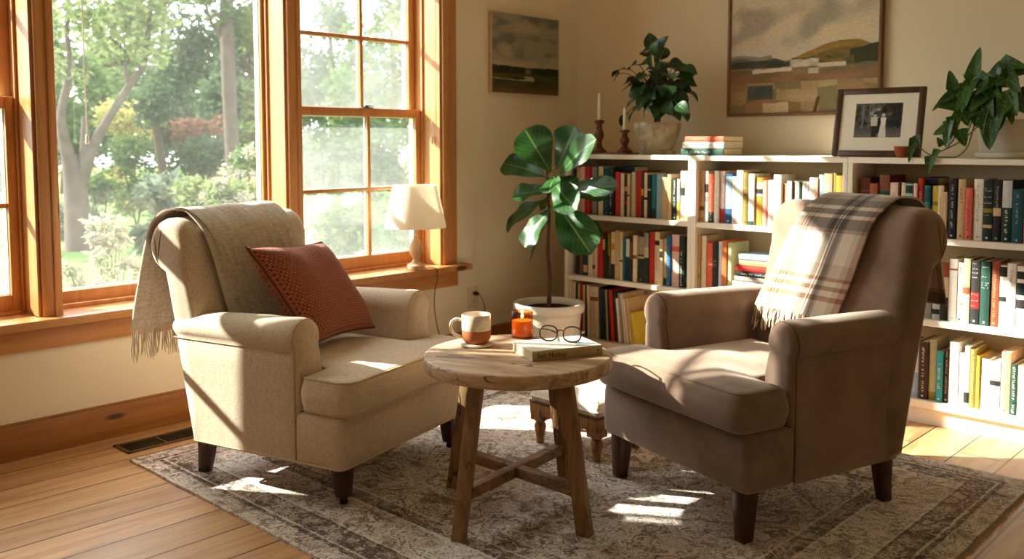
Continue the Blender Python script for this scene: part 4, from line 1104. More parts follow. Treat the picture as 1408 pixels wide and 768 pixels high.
def flat_book(x, y, z, L, dp, tk, col, label, group, rz=0, ink=None, bands=()):
    r = thing('book', label, 'book', (x, y, z), rz, group)
    hardcover(r, dp, L, tk, cloth(C[col]), cloth(C[col]), .0018)
    if bands:
        s = MB(); 
        for a, b, c_ in bands: s.box(a*L, b*L, -.0034, -.0031, tk*.12, tk*.88)
        s.build('spine_band', cloth(C[bands[0][2]]), r, smooth=False)
    if ink:
        s = MB(); glyphs(s, L*.12, L*.72, tk*.35, tk*.68, 0, brnd, tk*.3, M_=Matrix.Translation((0, -.0032, 0)) @ Matrix.Rotation(pi/2, 4, 'X')); s.build('lettering', cloth(C[ink]), r, smooth=False)
    return r
def shelf_row(rows, zs, midy, where, group, start='window', y=3.985, lean=None):
    n_seen = 0; xprev = None
    ux = min(UX, key=lambda q: abs((q[0]+q[1])/2-(ony(rows[0][0], midy, y).x+ony(rows[-1][1], midy, y).x)/2))
    for k, e_ in enumerate(rows):
        xl, xr, top, col = e_[:4]; bands = e_[4] if len(e_) > 4 and e_[4] else []; ink = e_[5] if len(e_) > 5 else None
        x0 = ony(xl, midy, y).x; x1 = ony(xr, midy, y).x
        if xprev is not None and x0 < xprev+.0006: x0 = xprev+.0006
        x0 = max(x0, ux[0]+.0245); x1 = min(x1, ux[1]-.0245)
        if x1-x0 < .006: continue
        xprev = x1
        ht = ony((xl+xr)/2, top, y).z-zs-.0006
        n_seen += 1
        extra = ''
        if bands: extra = ', %s band' % CN[bands[0][2]]
        lab = '%s book%s, %s from window side on %s' % (CN[col], extra, ORD[n_seen], where)
        dy = brnd.uniform(0, .012)
        upright(x0+.0004, y+dy, zs+.0006, x1-x0-.0008, brnd.uniform(.135, .185), ht, col, bands, ink, lab, group)
A1 = [(787, 791, 232, 'dgreen'), (791.3, 797, 230, 'tan'), (797.3, 803.4, 229, 'pink'), (803.8, 811, 229.5, 'red'), (812, 819, 229, 'grey'), (819.2, 821.4, 231, 'dbrown'), (821.7, 828, 229, 'cream'), (828.4, 836.6, 231, 'dteal', None, ('grey', 'v')), (837, 843.4, 229.5, 'dgreen', None, ('lgrey', 'v')),
      (845.6, 851.3, 236, 'red'), (851.7, 856.4, 238, 'cream'), (856.8, 860.8, 239, 'dbrown', [(.3, .36, 'red'), (.6, .7, 'tan')]), (861.1, 865.4, 239, 'cream', [(.52, .72, 'salmon'), (.48, .52, 'dred')]), (865.6, 867.4, 240, 'olive'), (867.7, 872.8, 236.5, 'beige', None, ('tan', 'v')), (873.1, 880.6, 235.5, 'red'), (880.9, 884.2, 238, 'dbrown', [(.5, .65, 'gold')]), (884.6, 889, 237.5, 'cream', [(.40, .46, 'dk')]), (889.4, 894.2, 240, 'dk', [(.64, .67, 'lgrey')]), (894.6, 900.6, 239.5, 'teal', [(0, .22, 'dgreen')]), (901, 909, 239, 'lblue'), (909.6, 917, 243.5, 'tan', None, ('beige', 'v')), (917.4, 922.6, 239.5, 'tan'), (923.6, 930.4, 245, 'dgreen', None, ('white', 'v', (.2, .95))), (931, 934.6, 246, 'pink', [(0, .45, 'yellow')]), (935, 941.4, 235, 'white', [(.5, .66, 'dgreen'), (.66, .77, 'grey')])]
shelf_row(A1, ZS[2], 275, 'upper shelf behind the fig', 'books on the upper shelf behind the fig')
A2 = [(790.5, 796.2, 327, 'dk', [(.55, .85, 'white')]), (796.6, 800.3, 328, 'brown'), (800.7, 806.3, 330, 'dteal', [(.1, .3, 'tan')]), (806.8, 812.8, 316, 'cream', None, ('tan', 'v')), (813.2, 817.6, 326, 'tan', [(.2, .3, 'dbrown')]), (818, 820.6, 318, 'pink'), (821, 828.4, 319, 'red'), (828.7, 831.8, 326, 'maroon', [(.7, .95, 'tan')]), (832.2, 835, 322, 'dgreen', None, None), (835.3, 838, 320, 'olive', [(0, .5, 'dgreen')]), (838.4, 844.2, 319, 'cream', [(0, .32, 'dgreen'), (.62, .76, 'gold')]), (844.6, 850.8, 317, 'tan'), (851, 855.2, 319, 'cream', [(.38, .42, 'dbrown')]), (855.7, 858.8, 327, 'teal'), (859.2, 864.8, 327, 'navy', [(.56, .98, 'white')]), (865.2, 869.4, 326, 'dk', [(.5, .9, 'brown')]), (870, 875.4, 323.5, 'cream', [(.5, .58, 'brown')]), (876, 884.2, 322, 'dk', [(.5, .54, 'tan'), (.58, .95, 'khaki')], ('tan', 'h', (.9, .8, .7))), (884.7, 891.2, 318.5, 'dgreen', [(.5, .7, 'beige'), (.7, .98, 'grey')]), (892, 899.2, 319, 'red'), (899.8, 906, 319, 'cream', [(.75, .84, 'dk')], ('orange', 'v', (.3, .7))), (906.4, 911, 329, 'cream', [(.6, .75, 'dk')]), (911.4, 915.6, 328, 'tan', [(0, .16, 'dk')]), (916, 921.4, 324, 'blue', None, ('lblue', 'v')), (921.8, 932.2, 323, 'pink', [(.68, .78, 'orangered')], ('grey', 'h', (.46, .42))), (932.8, 940.2, 325, 'dgreen', None, ('white', 'v', (.1, .7)))]
shelf_row(A2, ZS[1], 360, 'second shelf behind the fig', 'books on the second shelf behind the fig')
B1 = [(960, 967.6, 233.5, 'tan', [(.22, .3, 'brown')], ('brown', 'v', (.4, .8))), (968, 973.2, 235, 'lgrey', [(.58, .75, 'dk'), (.4, .5, 'grey')]), (974, 981.6, 239, 'orangered', [(0, .22, 'dgreen')], ('cream', 'v')), (982.2, 988, 235, 'white'), (988.4, 995, 235.5, 'pink', [(0, .28, 'dred')]), (996, 1005.4, 239, 'dblue', [(.3, .95, 'lblue')], ('white', 'h', (.8, .6, .5))), (1005.8, 1012, 243, 'white', None, ('grey', 'v')), (1012.5, 1021.4, 234, 'white'), (1022, 1028, 237, 'olive', [(.55, .6, 'brown')], ('brown', 'v', (.6, .9))), (1028.6, 1036.4, 239, 'white', [(0, .08, 'green')]), (1038, 1046.8, 244, 'gold', [(.66, .76, 'dk'), (.62, .66, 'white'), (.76, .9, 'cream')]), (1047.4, 1052, 248, 'salmon'), (1052.3, 1055.2, 248, 'coral'), (1055.6, 1062.4, 247.5, 'white', None, ('lgrey', 'h', (.3, .6))), (1062.8, 1073, 240, 'white'), (1073.4, 1076, 252, 'brown'), (1076.3, 1080, 252, 'tan'), (1081, 1087.6, 249, 'white'), (1087.9, 1090, 249, 'dbrown'), (1090.3, 1097.3, 249, 'white'), (1097.6, 1100.8, 250, 'green'), (1101.2, 1106.6, 249.5, 'white'), (1107, 1111.6, 250, 'lav'), (1112, 1119.8, 244, 'white', None, ('dk', 'h', (.92,))), (1120.2, 1124, 245, 'peach'), (1124.5, 1131.8, 240, 'lblue'), (1132.2, 1143.6, 238.5, 'khaki', [(.3, .5, 'dbrown'), (.7, .8, 'grey')]), (1144, 1148.8, 238, 'olive'), (1149.3, 1156.2, 241.5, 'gold')]
shelf_row(B1, ZS[2], 270, 'middle bookcase upper shelf', 'books on the sunlit upper shelf')
B2 = [(957.2, 962.4, 323, 'tan', [(.24, .26, 'brown')]), (963.6, 970.2, 324, 'cream'), (970.8, 978.6, 334, 'orangered', None, ('cream', 'h', (.66, .6, .54, .46))), (980, 986, 333, 'dgreen', None, ('cream', 'h', (.62, .55, .5))), (986.6, 991.4, 332, 'lav'), (992, 998.4, 331, 'orange', None, ('cream', 'h', (.88, .5))), (999, 1004, 334, 'pgreen')]
shelf_row(B2, ZS[1], 365, 'middle bookcase second shelf', 'upright books beside the lying stack')
yS = 3.99; zz = ZS[1]+.0006
for k, (xl, yt, col, ink) in enumerate([(1006, 386.5, 'white', 'lgrey'), (1009, 379.5, 'grey', 'white'), (1012, 372, 'black', 'lgrey'), (1011.5, 364.5, 'red', None), (1015.5, 356.8, 'tan', 'gold'), (1015.8, 349.3, 'lblue', None)]):
    x0 = ony(xl, yt+4, yS).x; zt_ = ony(xl+20, yt+1.4, yS).z
    tk = max(.016, zt_-zz); 
    flat_book(x0, yS+brnd.uniform(0, .006), zz, .235-.006*k, .165, tk-.0006, col, '%s book lying in the stack beside upright books, %s from bottom' % (CN[col], ORD[k+1]), 'lying stack on the second shelf', 0, ink); zz += tk
C1 = [(1181, 1194.6, 244, 'maroon', [(.75, .78, 'brown')]), (1195, 1205.6, 252, 'rust', [(.7, .74, 'orange')]), (1207, 1221, 240.5, 'brown', [(.52, .73, 'green')]), (1222.2, 1233, 251, 'pink', None, ('brown', 'v')), (1233.4, 1236.2, 251, 'dbrown'), (1237, 1243, 251, 'cream', None, None), (1244.2, 1254.4, 252.5, 'lteal', [(.82, .97, 'dgreen')], ('dgreen', 'h', (.5, .4))), (1255, 1260, 252, 'pink', [(.68, .72, 'maroon')]), (1260.4, 1267.4, 245, 'red', None, ('cream', 'v')), (1270, 1278.4, 255, 'teal', [(.7, .95, 'dteal')], ('lblue', 'v', (.4, .7))), (1280, 1288, 255.5, 'yellow', [(.62, .7, 'olive')]), (1288.4, 1296.4, 255, 'cream', None, ('grey', 'v')), (1297, 1302, 264, 'tan'), (1304, 1314.4, 246, 'black', None, ('lgrey', 'v', (.15, .9))), (1316, 1326.2, 246, 'tan', None, ('brown', 'v', (.6, .85))), (1327, 1336.6, 258, 'coral', None, ('maroon', 'v')), (1337.2, 1350.6, 246, 'white', None, ('grey', 'v', (.3, .9))), (1351.4, 1364.4, 248, 'dgreen', [(.22, .27, 'tan'), (.47, .54, 'olive')], ('cream', 'h', (.86, .82, .72, .62, .42))), (1365, 1376, 248, 'black', [(.42, .55, 'tan')], ('grey', 'v', (.55, .9))), (1376.8, 1390.6, 248, 'dgreen', [(.56, 1, 'lgrey')], ('white', 'v', (.15, .52))), (1391.4, 1406.4, 260.5, 'dteal', None, ('lblue', 'v', (.3, .9))), (1407, 1417, 262, 'coral', [(.55, 1, 'pink')])]
shelf_row(C1, ZS[2], 290, 'upper shelf below framed photograph', 'books on the upper shelf under the photograph')
C2 = [(1268, 1280, 372, 'grey'), (1280.6, 1291.6, 368, 'lgrey', [(.1, .2, 'dk')]), (1292.2, 1303.4, 360, 'cream', [(0, .4, 'dk'), (.74, 1, 'rust')]), (1304, 1315, 356, 'white', [(.82, .85, 'rust')], ('lgrey', 'h', (.9, .7))), (1315.6, 1323, 361, 'white', [(.31, .32, 'dred')], ('dk', 'v', (.8, .95))), (1324, 1333.4, 355.5, 'sage', [(.46, .56, 'rust'), (0, .44, 'pgreen')]), (1334, 1346.4, 358, 'dk', [(.25, .5, 'dred')], ('lgrey', 'h', (.94, .86, .8, .73, .46, .36, .28))), (1347.6, 1360.6, 359, 'green', None, ('lgrey', 'h', (.9, .75, .66, .62, .58))), (1361.4, 1373, 359.5, 'rust', None, ('tan', 'v')), (1373.6, 1383.6, 365, 'white', [(.82, .98, 'dk'), (.42, .5, 'dgreen')], ('grey', 'v', (.5, .8))), (1384, 1396.6, 362, 'white', None, ('grey', 'v', (.12, .9))), (1397.4, 1410, 366, 'white', [(.34, .48, 'dk'), (.55, .74, 'dgreen'), (.8, .92, 'dk')]), (1410.6, 1420, 364, 'rust')]
shelf_row(C2, ZS[1], 400, 'second shelf below framed photograph', 'books on the second shelf under the photograph')
C3 = [(1240, 1251.4, 468, 'brown'), (1252, 1261.6, 470, 'lav', [(0, .45, 'lblue')]), (1262.2, 1275.4, 469.5, 'dbrown', None, ('cream', 'v', (.12, .9))), (1276, 1286, 467, 'sage', [(0, .14, 'olive')]), (1287, 1296, 482.5, 'turq', None, ('white', 'v', (.2, .75))), (1296.6, 1304, 479.5, 'dbrown', None, ('lgrey', 'v', (.15, .95))), (1304.6, 1317.4, 470, 'white'), (1318, 1325, 485, 'white'), (1325.4, 1332.6, 476, 'white', [(.06, .24, 'dk')]), (1333, 1341.4, 480, 'olive', None, ('pgreen', 'v', (.04, .97))), (1342, 1346.6, 489, 'yellow'), (1347, 1360, 493.5, 'white', [(.58, .6, 'tan')]), (1360.6, 1375, 497, 'lav', [(.52, .62, 'dk')], ('grey', 'h', (.9, .84, .76, .3, .22, .18))), (1375.6, 1388.6, 484, 'peach', None, ('coral', 'v', (.3, .5))), (1389, 1398.6, 501, 'green', None, ('white', 'v', (.08, .95))), (1399.2, 1408, 503, 'cream'), (1408.6, 1418, 498, 'white')]
shelf_row(C3, ZS[0], 520, 'lowest shelf below framed photograph', 'books on the sunlit lowest shelf')
# tall albums leaning on the lowest shelf behind the fig
A3 = [ (786, 790.4, 387, 'cream', 0), (790.8, 794.6, 389, 'dgreen', 0), (795, 797, 389, 'tan', 0), (797.4, 801.2, 390, 'dred', 0), (801.6, 804, 391, 'tan', 0), (804.4, 806.4, 392, 'dk', -.01), (806.8, 810.6, 392, 'cream', -.02), (811, 823, 394.5, 'beige', -.03), (823.6, 828, 395, 'navy', -.04), (828.4, 831.4, 397, 'dgreen', -.045), (831.8, 834.2, 398, 'khaki', -.05), (834.6, 836.4, 398, 'dk', -.05), (836.8, 841.6, 399, 'red', -.075), (842.4, 846, 401, 'dk', -.09), (845, 848.4, 410, 'white', -.10), (848.8, 852, 403, 'grey', -.11), (852.6, 855.6, 404, 'cream', -.12), (856.4, 859, 411, 'white', -.13), (859.6, 863.6, 410, 'tan', -.14), (866, 871, 430, 'yellow', -.13)]
xp = None
for k, (xl, xr, top, col, ln) in enumerate(A3):
    y = 4.0; x0 = ony(xl, 400, y).x; x1 = ony(xr, 400, y).x; ht = (ony(xr, top, y).z-ZS[0]-.002)
    tk = max(.007, (x1-x0-.001)*(.94 if ln else 1)); hh = ht/cos(ln)
    xb = x0-hh*sin(ln)                                   # foot of the leaning spine (ln < 0 puts the foot to +x)
    if xp is not None: xb = max(xb, xp+.0008)
    if xp is not None: xb = max(xb, xp+.0008+hh*max(0, sin(-ln)-sin(-pl_)))
    xb = max(xb, -3.2985); pl_ = ln
    xp = xb+tk/cos(ln)+abs(sin(ln))*.004
    upright(xb, y, ZS[0]+.001+abs(sin(ln))*tk*0, tk, .200, hh, col, [(.72, .8, 'brown')] if col == 'beige' else [], ('brown', 'v', (.3, .9)) if col == 'beige' else None,
            '%s album, %s from window side on lowest shelf behind the fig' % (CN[col], ORD[k+1]), 'tall albums on the lowest shelf', lean=ln)
# books lying across the tops of the rows
def over(xl, xr, yb_, yt, zs, col, lab):
    y = 3.995; x0 = ony(xl, yb_, y).x; x1 = ony(xr, yb_, y).x; zb = ony((xl+xr)/2, yb_, y).z; zt_ = ony((xl+xr)/2, yt, y).z
    return x0, x1, zb, zt_
hmax = lambda rows, a, b, zs: max(ony((r_[0]+r_[1])/2, r_[2], 3.985).z for r_ in rows if r_[1] > a and r_[0] < b)
x0 = ony(845.5, 232, 4.02).x; x1 = ony(871, 232, 4.02).x; zb = hmax(A1, 845, 872, ZS[2])+.0012
flat_book(x0, 4.03, zb, x1-x0, .13, .026, 'navy', 'navy book lying flat across the tops of red and cream books', None)
x0 = ony(1268.8, 248, 4.02).x; x1 = ony(1290.5, 248, 4.02).x; zb = hmax(C1, 1268.5, 1291, ZS[2])+.0012
flat_book(x0, 4.02, zb, x1-x0, .13, .030, 'black', 'black book lying flat on the teal and yellow books', None)

# three books stacked on top
zz = ZTOP+.0006; yS = 4.0
for k, (xl, xm, xr, yt, col, ink, nm) in enumerate([(936.5, 1001.5, 1026.5, 203.8, 'green', 'lgrey', 'green book, lowest of the three stacked on the bookcase top'), (939, 1001.8, 1026, 194.8, 'white', 'grey', 'white book between red and green ones stacked on the bookcase top'), (942.2, 1001.5, 1024, 187.2, 'orangered', 'salmon', 'orange-red book, topmost of the three stacked on the bookcase top')]):
    # the spine is seen at left, the page block at right: turned a little
    x0 = ony(xl, 205, yS).x; x1 = ony(xm, 205, yS).x; zt_ = ony(980, yt, yS).z; tk = zt_-zz
    r = flat_book(x0, yS, zz, x1-x0, .15, tk-.0008, col, nm, 'three books stacked on the bookcase top', math.radians(-9), ink); zz += tk
# ------------------------------------------------------------------ plants
def leaf_mesh(mb, L, W, prof, curl, fold, Mx, nu=6, nv=12, wav=0, seed=0, twist=0):
    """a blade from the origin along +y, face up (+z)"""
    def fn(a, b):
        u = 2*a-1; w = W*prof(b)
        ang = curl*b
        y = L*(sin(ang)/curl if abs(curl) > 1e-4 else b); z = -L*((1-cos(ang))/curl if abs(curl) > 1e-4 else 0)
        x = u*w; z += abs(u)*w*fold+wav*w*sin(b*11+seed+u)*abs(u)
        c_, s_ = cos(twist*b), sin(twist*b)
        return (x*c_, y, z+x*s_)
    return mb.grid(fn, nu, nv, 0, Mx)
def leaf_frame(base, d, roll=0, up=(0, 0, 1)):
    y = V(d).normalized(); u = V(up)
    if abs(y.dot(u)) > .97: u = V((0, -1, .2))
    x = y.cross(u).normalized(); z = x.cross(y)
    m = Matrix((x, y, z)).transposed().to_4x4()
    return Matrix.Translation(base) @ m @ Matrix.Rotation(roll, 4, 'Y')
fiddle = lambda b: max(.0, 1-b**5)**.5*(.10+.95*sin(pi*.5*min(1, b*1.35))**1.1)*(.72+.42*b)+.004
ovate = lambda b: max(.01, sin(pi*b**.8)**.8*(1.05-.25*b))
heart = lambda b: max(.01, (1-b)**.62*(min(1, b*7+.35))*1.02)

# fiddle-leaf fig
FX, FY = -3.225, 3.715
t = thing('fiddle_leaf_fig', 'tall fiddle-leaf fig growing from the white floor pot', 'plant', (FX, FY, 0))
p_ = thing('planter', 'white glazed pot on the floor holding the fiddle-leaf fig', 'pot', (FX, FY, .0006))
MB().lathe([(.09, 0), (.135, .002), (.148, .012), (.158, .08), (.166, .18), (.172, .262), (.174, .275), (.186, .281), (.191, .292), (.191, .318), (.187, .327), (.178, .329), (.171, .324), (.168, .30), (.16, .18), (.15, .05), (.06, .04)], 56).build('pot', M['pot_white'], p_, sharp=60)
MB().lathe([(.163, .281), (.165, .288), (.14, .297), (.07, .299), (.01, .302)], 40, wob=lambda a, z: .02*noise.noise(V((cos(a)*4, sin(a)*4, z*60)))).build('soil', M['soil'], p_)
tk = catmull([(0, 0, .3045), (.006, 0, .45), (-.003, -.005, .60), (.005, -.006, .78), (0, -.01, .93), (-.01, -.01, 1.06)], 6)
MB().tube(tk, [.0135-.0085*k/(len(tk)-1) for k in range(len(tk))], 10).build('trunk', M['stem_brown'], t)
# leaves: pixel of the base and tip in the photograph, depths from the wall row, blade width
LV = [((757, 236), -.02, (728, 180), -.10, .155, -.5, .1), ((765, 232), .0, (789, 180), .06, .13, -.3, .3), ((770, 240), -.03, (803, 206), -.16, .10, .5, .9), ((752, 243), -.02, (690, 229), -.05, .11, .5, -.15), ((757, 262), -.03, (709, 270), -.14, .10, .6, .2),
      ((762, 252), -.03, (780, 287), -.17, .12, .5, .4), ((768, 262), 0, (839, 258), .0, .085, .1, .5), ((766, 266), .02, (830, 268), .10, .10, .45, 0), ((752, 274), -.02, (697, 312), -.07, .105, .45, .1), ((758, 284), -.05, (724, 333), -.17, .11, .35, .2),
      ((765, 280), -.05, (802, 342), -.14, .15, .4, -.15), ((772, 288), -.0, (815, 328), -.05, .075, .4, .6), ((756, 298), .0, (728, 355), -.03, .05, .2, .8), ((768, 226), .04, (785, 205), .16, .10, .3, 0), ((752, 232), .03, (735, 222), .14, .10, .4, 0), ((760, 270), .03, (790, 245), .14, .09, .4, 0), ((758, 262), .02, (745, 285), .13, .08, .5, 0), ((764, 244), -.05, (752, 262), -.2, .085, .7, .2)]
for k, (pb, db, pt_, dt, w_, curl, roll) in enumerate(LV):
    b = ony(*pb, FY+db); e_ = ony(*pt_, FY+dt); d = e_-b; L = d.length
    stem0 = V((b.x*.35+FX*.65, b.y*.35+FY*.65, b.z-.01))
    s = MB()
    lf = leaf_frame(b-V((FX, FY, 0)), d+V((0, 0, curl*L*.3)), roll*.6, (.12, -.8, .75))
    leaf_mesh(s, L*1.12, w_*.5*1.42, fiddle, curl*.7, .20, lf, 8, 18, .16, k)
    o = s.build('leaf', M['fig_leaf'], t, sharp=None, fix=False)
    ps = MB().tube(catmull([stem0-V((FX, FY, 0)), (stem0+b)/2-V((FX, FY, -.006)), b-V((FX, FY, 0))+d*.02], 4), .0028, 6).build('petiole', M['stem_green'], o)

# small tree in the stoneware pot
PX = ony(903.5, 200, 4.14); 
p_ = thing('planter', 'mottled stoneware pot with saucer holding the small bushy tree', 'pot', (PX.x, 4.14, ZTOP+.0006))
MB().lathe([(.05, 0), (.088, .001), (.094, .008), (.096, .020), (.090, .022), (.05, .012)], 40).build('saucer', M['pot_stone'], p_)
MB().lathe([(.05, .0125), (.076, .014), (.083, .022), (.094, .05), (.110, .09), (.121, .13), (.1235, .160), (.1215, .168), (.117, .168), (.114, .155), (.105, .09), (.08, .03), (.03, .022)], 48, wob=lambda a, z: .006*noise.noise(V((cos(a)*2, sin(a)*2, z*20)))).build('pot', M['pot_stone'], p_)
MB().lathe([(.113, .146), (.09, .152), (.04, .153), (.01, .154)], 32).build('soil', M['soil'], p_)
t = thing('potted_tree', 'small bushy dark-leaved tree in the stoneware pot on the bookcase', 'plant', (PX.x, 4.14, ZTOP+.155))
lr = random.Random(21); s = MB(); zb = ZTOP+.155
for q in range(5):
    a = 2*pi*q/5; s.tube(catmull([(.012*cos(a), .012*sin(a), .002), (.016*cos(a+.4), .016*sin(a+.4), .06), (.035*cos(a+.8), .035*sin(a+.8), .13), (.07*cos(a+1), .06*sin(a+1), .22)], 5), .0042, 6)
s.build('stems', M['stem_brown'], t)
tips = [(727, 172, 0), (752, 172, 0)]
TL = [(895, 58, 40), (868, 88, 0), (846, 103, -20), (857, 160, -15), (866, 140, 0), (862, 118, 0), (885, 84, 10), (905, 78, 20), (912, 72, 30), (925, 86, 0), (942, 97, 0), (950, 125, 0), (938, 117, 0), (930, 135, 5), (942, 155, 0), (915, 145, 0), (886, 150, 0), (875, 130, 0), (868, 155, 0), (930, 105, 10), (918, 100, 10), (900, 95, 0), (890, 110, 0), (905, 115, 0), (915, 122, 0), (880, 105, 0), (895, 125, 0), (907, 135, 0), (890, 138, 0), (922, 115, 5), (878, 118, 0), (902, 148, 0), (872, 104, 0), (935, 92, 0), (898, 70, 30), (888, 72, 30), (850, 95, 0), (928, 150, 0), (912, 88, 20), (885, 128, 0), (900, 104, 0), (874, 142, 0), (940, 140, 0), (920, 140, 0), (893, 90, 10), (908, 62, 30)]
TL += [(lr.gauss(900, 22), lr.gauss(118, 17), 0) for _ in range(44)]
cen = V((PX.x, 4.14, 1.40)); sb = MB()
for k, (px, py, dl) in enumerate(TL):
    dep = lr.uniform(-.15, .10) if 8 < k else lr.uniform(-.10, .08)
    p = ony(px, py, 4.14+dep); c0 = V((PX.x+(p.x-PX.x)*.35, 4.14+dep*.35, p.z*.5+1.36*.5+.03))
    d = (p-cen); d.z = d.z*.4-.06+dl*.003; d.normalize()
    L = lr.uniform(.085, .115); s = MB(); b = p-V((PX.x, 4.14, zb))
    leaf_mesh(s, L, L*.36, ovate, .9, .2, leaf_frame(b-d*L*.4, d, lr.uniform(-.6, .6), (lr.uniform(-.3, .3), -.6, 1)), 4, 8)
    o = s.build('leaf', M['rubber_leaf'], t, sharp=None, fix=False)
    sb.tube(catmull([c0-V((PX.x, 4.14, zb)), (c0-V((PX.x, 4.14, zb))).lerp(b-d*L*.4, .6)+V((0, 0, .02)), b-d*L*.38], 4), .0022, 5)
sb.build('twigs', M['stem_brown'], t)

# pothos
QX = ony(1385, 200, 4.13)
p_ = thing('planter', 'grey-white footed pot with saucer holding the trailing vine', 'pot', (QX.x, 4.13, ZTOP+.0006))
MB().lathe([(.06, 0), (.108, .001), (.116, .008), (.117, .022), (.112, .026), (.05, .014)], 44).build('saucer', M['pot_grey'], p_)
MB().lathe([(.06, .0145), (.094, .016), (.100, .026), (.106, .07), (.110, .115), (.113, .120), (.115, .15), (.1125, .155), (.108, .154), (.105, .14), (.095, .05), (.04, .03)], 48).build('pot', M['pot_grey'], p_)
MB().lathe([(.1035, .135), (.08, .14), (.03, .142), (.01, .142)], 30).build('soil', M['soil'], p_)
Q0 = V((QX.x, 4.13, ZTOP+.143))
t = thing('trailing_vine', 'trailing heart-leaved vine spilling over the grey-white pot', 'plant', tuple(Q0))
def onshelf(p, h): return V((p.x, p.y, max(p.z, ZTOP+h))) if p.y > 3.952 else p
def vine(pts): return [onshelf(q+Q0, .0045)-Q0 for q in catmull([ony(px, py, y)-Q0 for px, py, y in pts], 6)]
vs_ = MB()
for pts in ([(1380, 156, 4.12), (1362, 146, 4.06), (1344, 160, 4.01), (1336, 185, 4.0), (1328, 205, 4.0), (1310, 217, 3.985), (1280, 213, 3.975), (1262, 200, 3.965)], [(1378, 156, 4.11), (1358, 146, 4.05), (1340, 160, 4.0), (1325, 190, 3.99), (1300, 205, 3.985), (1281, 213, 3.96), (1278, 222, 3.945)], [(1380, 156, 4.12), (1350, 130, 4.08), (1318, 124, 4.04), (1306, 122, 4.03)], [(1390, 155, 4.12), (1360, 120, 4.1), (1342, 105, 4.08)], [(1388, 155, 4.12), (1396, 110, 4.1), (1392, 88, 4.08)], [(1300, 205, 3.985), (1312, 190, 3.98), (1318, 170, 3.98)], [(1325, 190, 4.01), (1338, 180, 3.99), (1345, 172, 3.98)], [(1385, 154, 4.1), (1372, 146, 4.03), (1358, 156, 3.985), (1352, 185, 3.97)]):
    vs_.tube(vine(pts), .0026, 6)
vs_.build('vines', M['stem_green'], t)
# leaf: base pixel, tip pixel, y depth of base and tip, half width
PL = [((1337, 108), (1347, 66), 4.08, 4.06, .030), ((1311, 124), (1305, 97), 4.03, 4.02, .026), ((1310, 130), (1283, 152), 4.03, 3.99, .024), ((1322, 148), (1289, 148), 4.02, 3.98, .03), ((1328, 135), (1318, 158), 4.03, 3.98, .032), ((1362, 120), (1374, 84), 4.09, 4.06, .032), ((1376, 84), (1408, 96), 4.08, 4.05, .028), ((1375, 102), (1420, 100), 4.1, 4.08, .035), ((1345, 118), (1325, 103), 4.05, 4.02, .034), ((1357, 128), (1336, 152), 4.04, 3.98, .04), ((1370, 128), (1350, 160), 4.05, 4.0, .04), ((1384, 124), (1394, 158), 4.03, 3.98, .038), ((1400, 122), (1412, 150), 4.04, 4.0, .04), ((1390, 106), (1372, 118), 4.08, 4.02, .036), ((1363, 150), (1359, 203), 4.0, 3.965, .048), ((1372, 150), (1373, 178), 4.02, 3.98, .035), ((1322, 150), (1330, 172), 4.0, 3.975, .032), ((1312, 160), (1309, 185), 3.99, 3.97, .028), ((1306, 176), (1284, 186), 3.985, 3.965, .026), ((1306, 182), (1300, 202), 3.985, 3.96, .024), ((1318, 178), (1326, 200), 3.985, 3.965, .03), ((1305, 165), (1302, 190), 3.98, 3.955, .022), ((1258, 188), (1250, 222), 3.965, 3.94, .018), ((1258, 186), (1264, 200), 3.965, 3.945, .016), ((1280, 214), (1276, 238), 3.95, 3.935, .022), ((1290, 205), (1282, 220), 3.975, 3.95, .016), ((1296, 200), (1288, 190), 3.98, 3.96, .016), ((1345, 140), (1362, 118), 4.05, 4.0, .035), ((1395, 140), (1420, 128), 4.06, 4.04, .036), ((1335, 125), (1320, 118), 4.05, 4.0, .03), ((1385, 135), (1376, 160), 4.02, 3.97, .036), ((1350, 112), (1366, 106), 4.07, 4.03, .032)]
for _ in range(26):
    px, py = lr.uniform(1322, 1412), lr.uniform(100, 150); a_ = lr.uniform(.3, 2.9); l_ = lr.uniform(26, 40)
    PL.append(((px, py), (px+l_*cos(a_), py+l_*sin(a_)), 4.05+lr.uniform(-.03, .05), 4.0+lr.uniform(-.03, .05), lr.uniform(.028, .038)))
for k, (pb, pt_, yb_, yt, w_) in enumerate(PL):
    b = onshelf(ony(*pb, yb_), .02)-Q0; e_ = onshelf(ony(*pt_, yt), .012)-Q0; d = e_-b; L = d.length; s = MB()
    leaf_mesh(s, L*1.04, w_*1.12, heart, .35, .25, leaf_frame(b, d+V((0, 0, .15*L)), lr.uniform(-.35, .35), (0, -1, .5)), 6, 10)
    s.build('leaf', M['pothos_leaf'], t, sharp=None, fix=False)
c = ony(1240.5, 207, 4.035)
t = thing('clay_cup', 'tiny red clay cup in front of the framed photograph', 'cup', (c.x, 4.035, ZTOP+.0006))
MB().lathe([(.010, 0), (.018, .001), (.026, .012), (.0315, .03), (.0335, .046), (.0325, .048), (.0305, .046), (.028, .03), (.02, .012), (.005, .008)], 32).build('bowl', M['clay'], t)
MB().lathe([(.029, .034), (.02, .036), (.004, .037)], 24).build('soil', M['soil'], t)

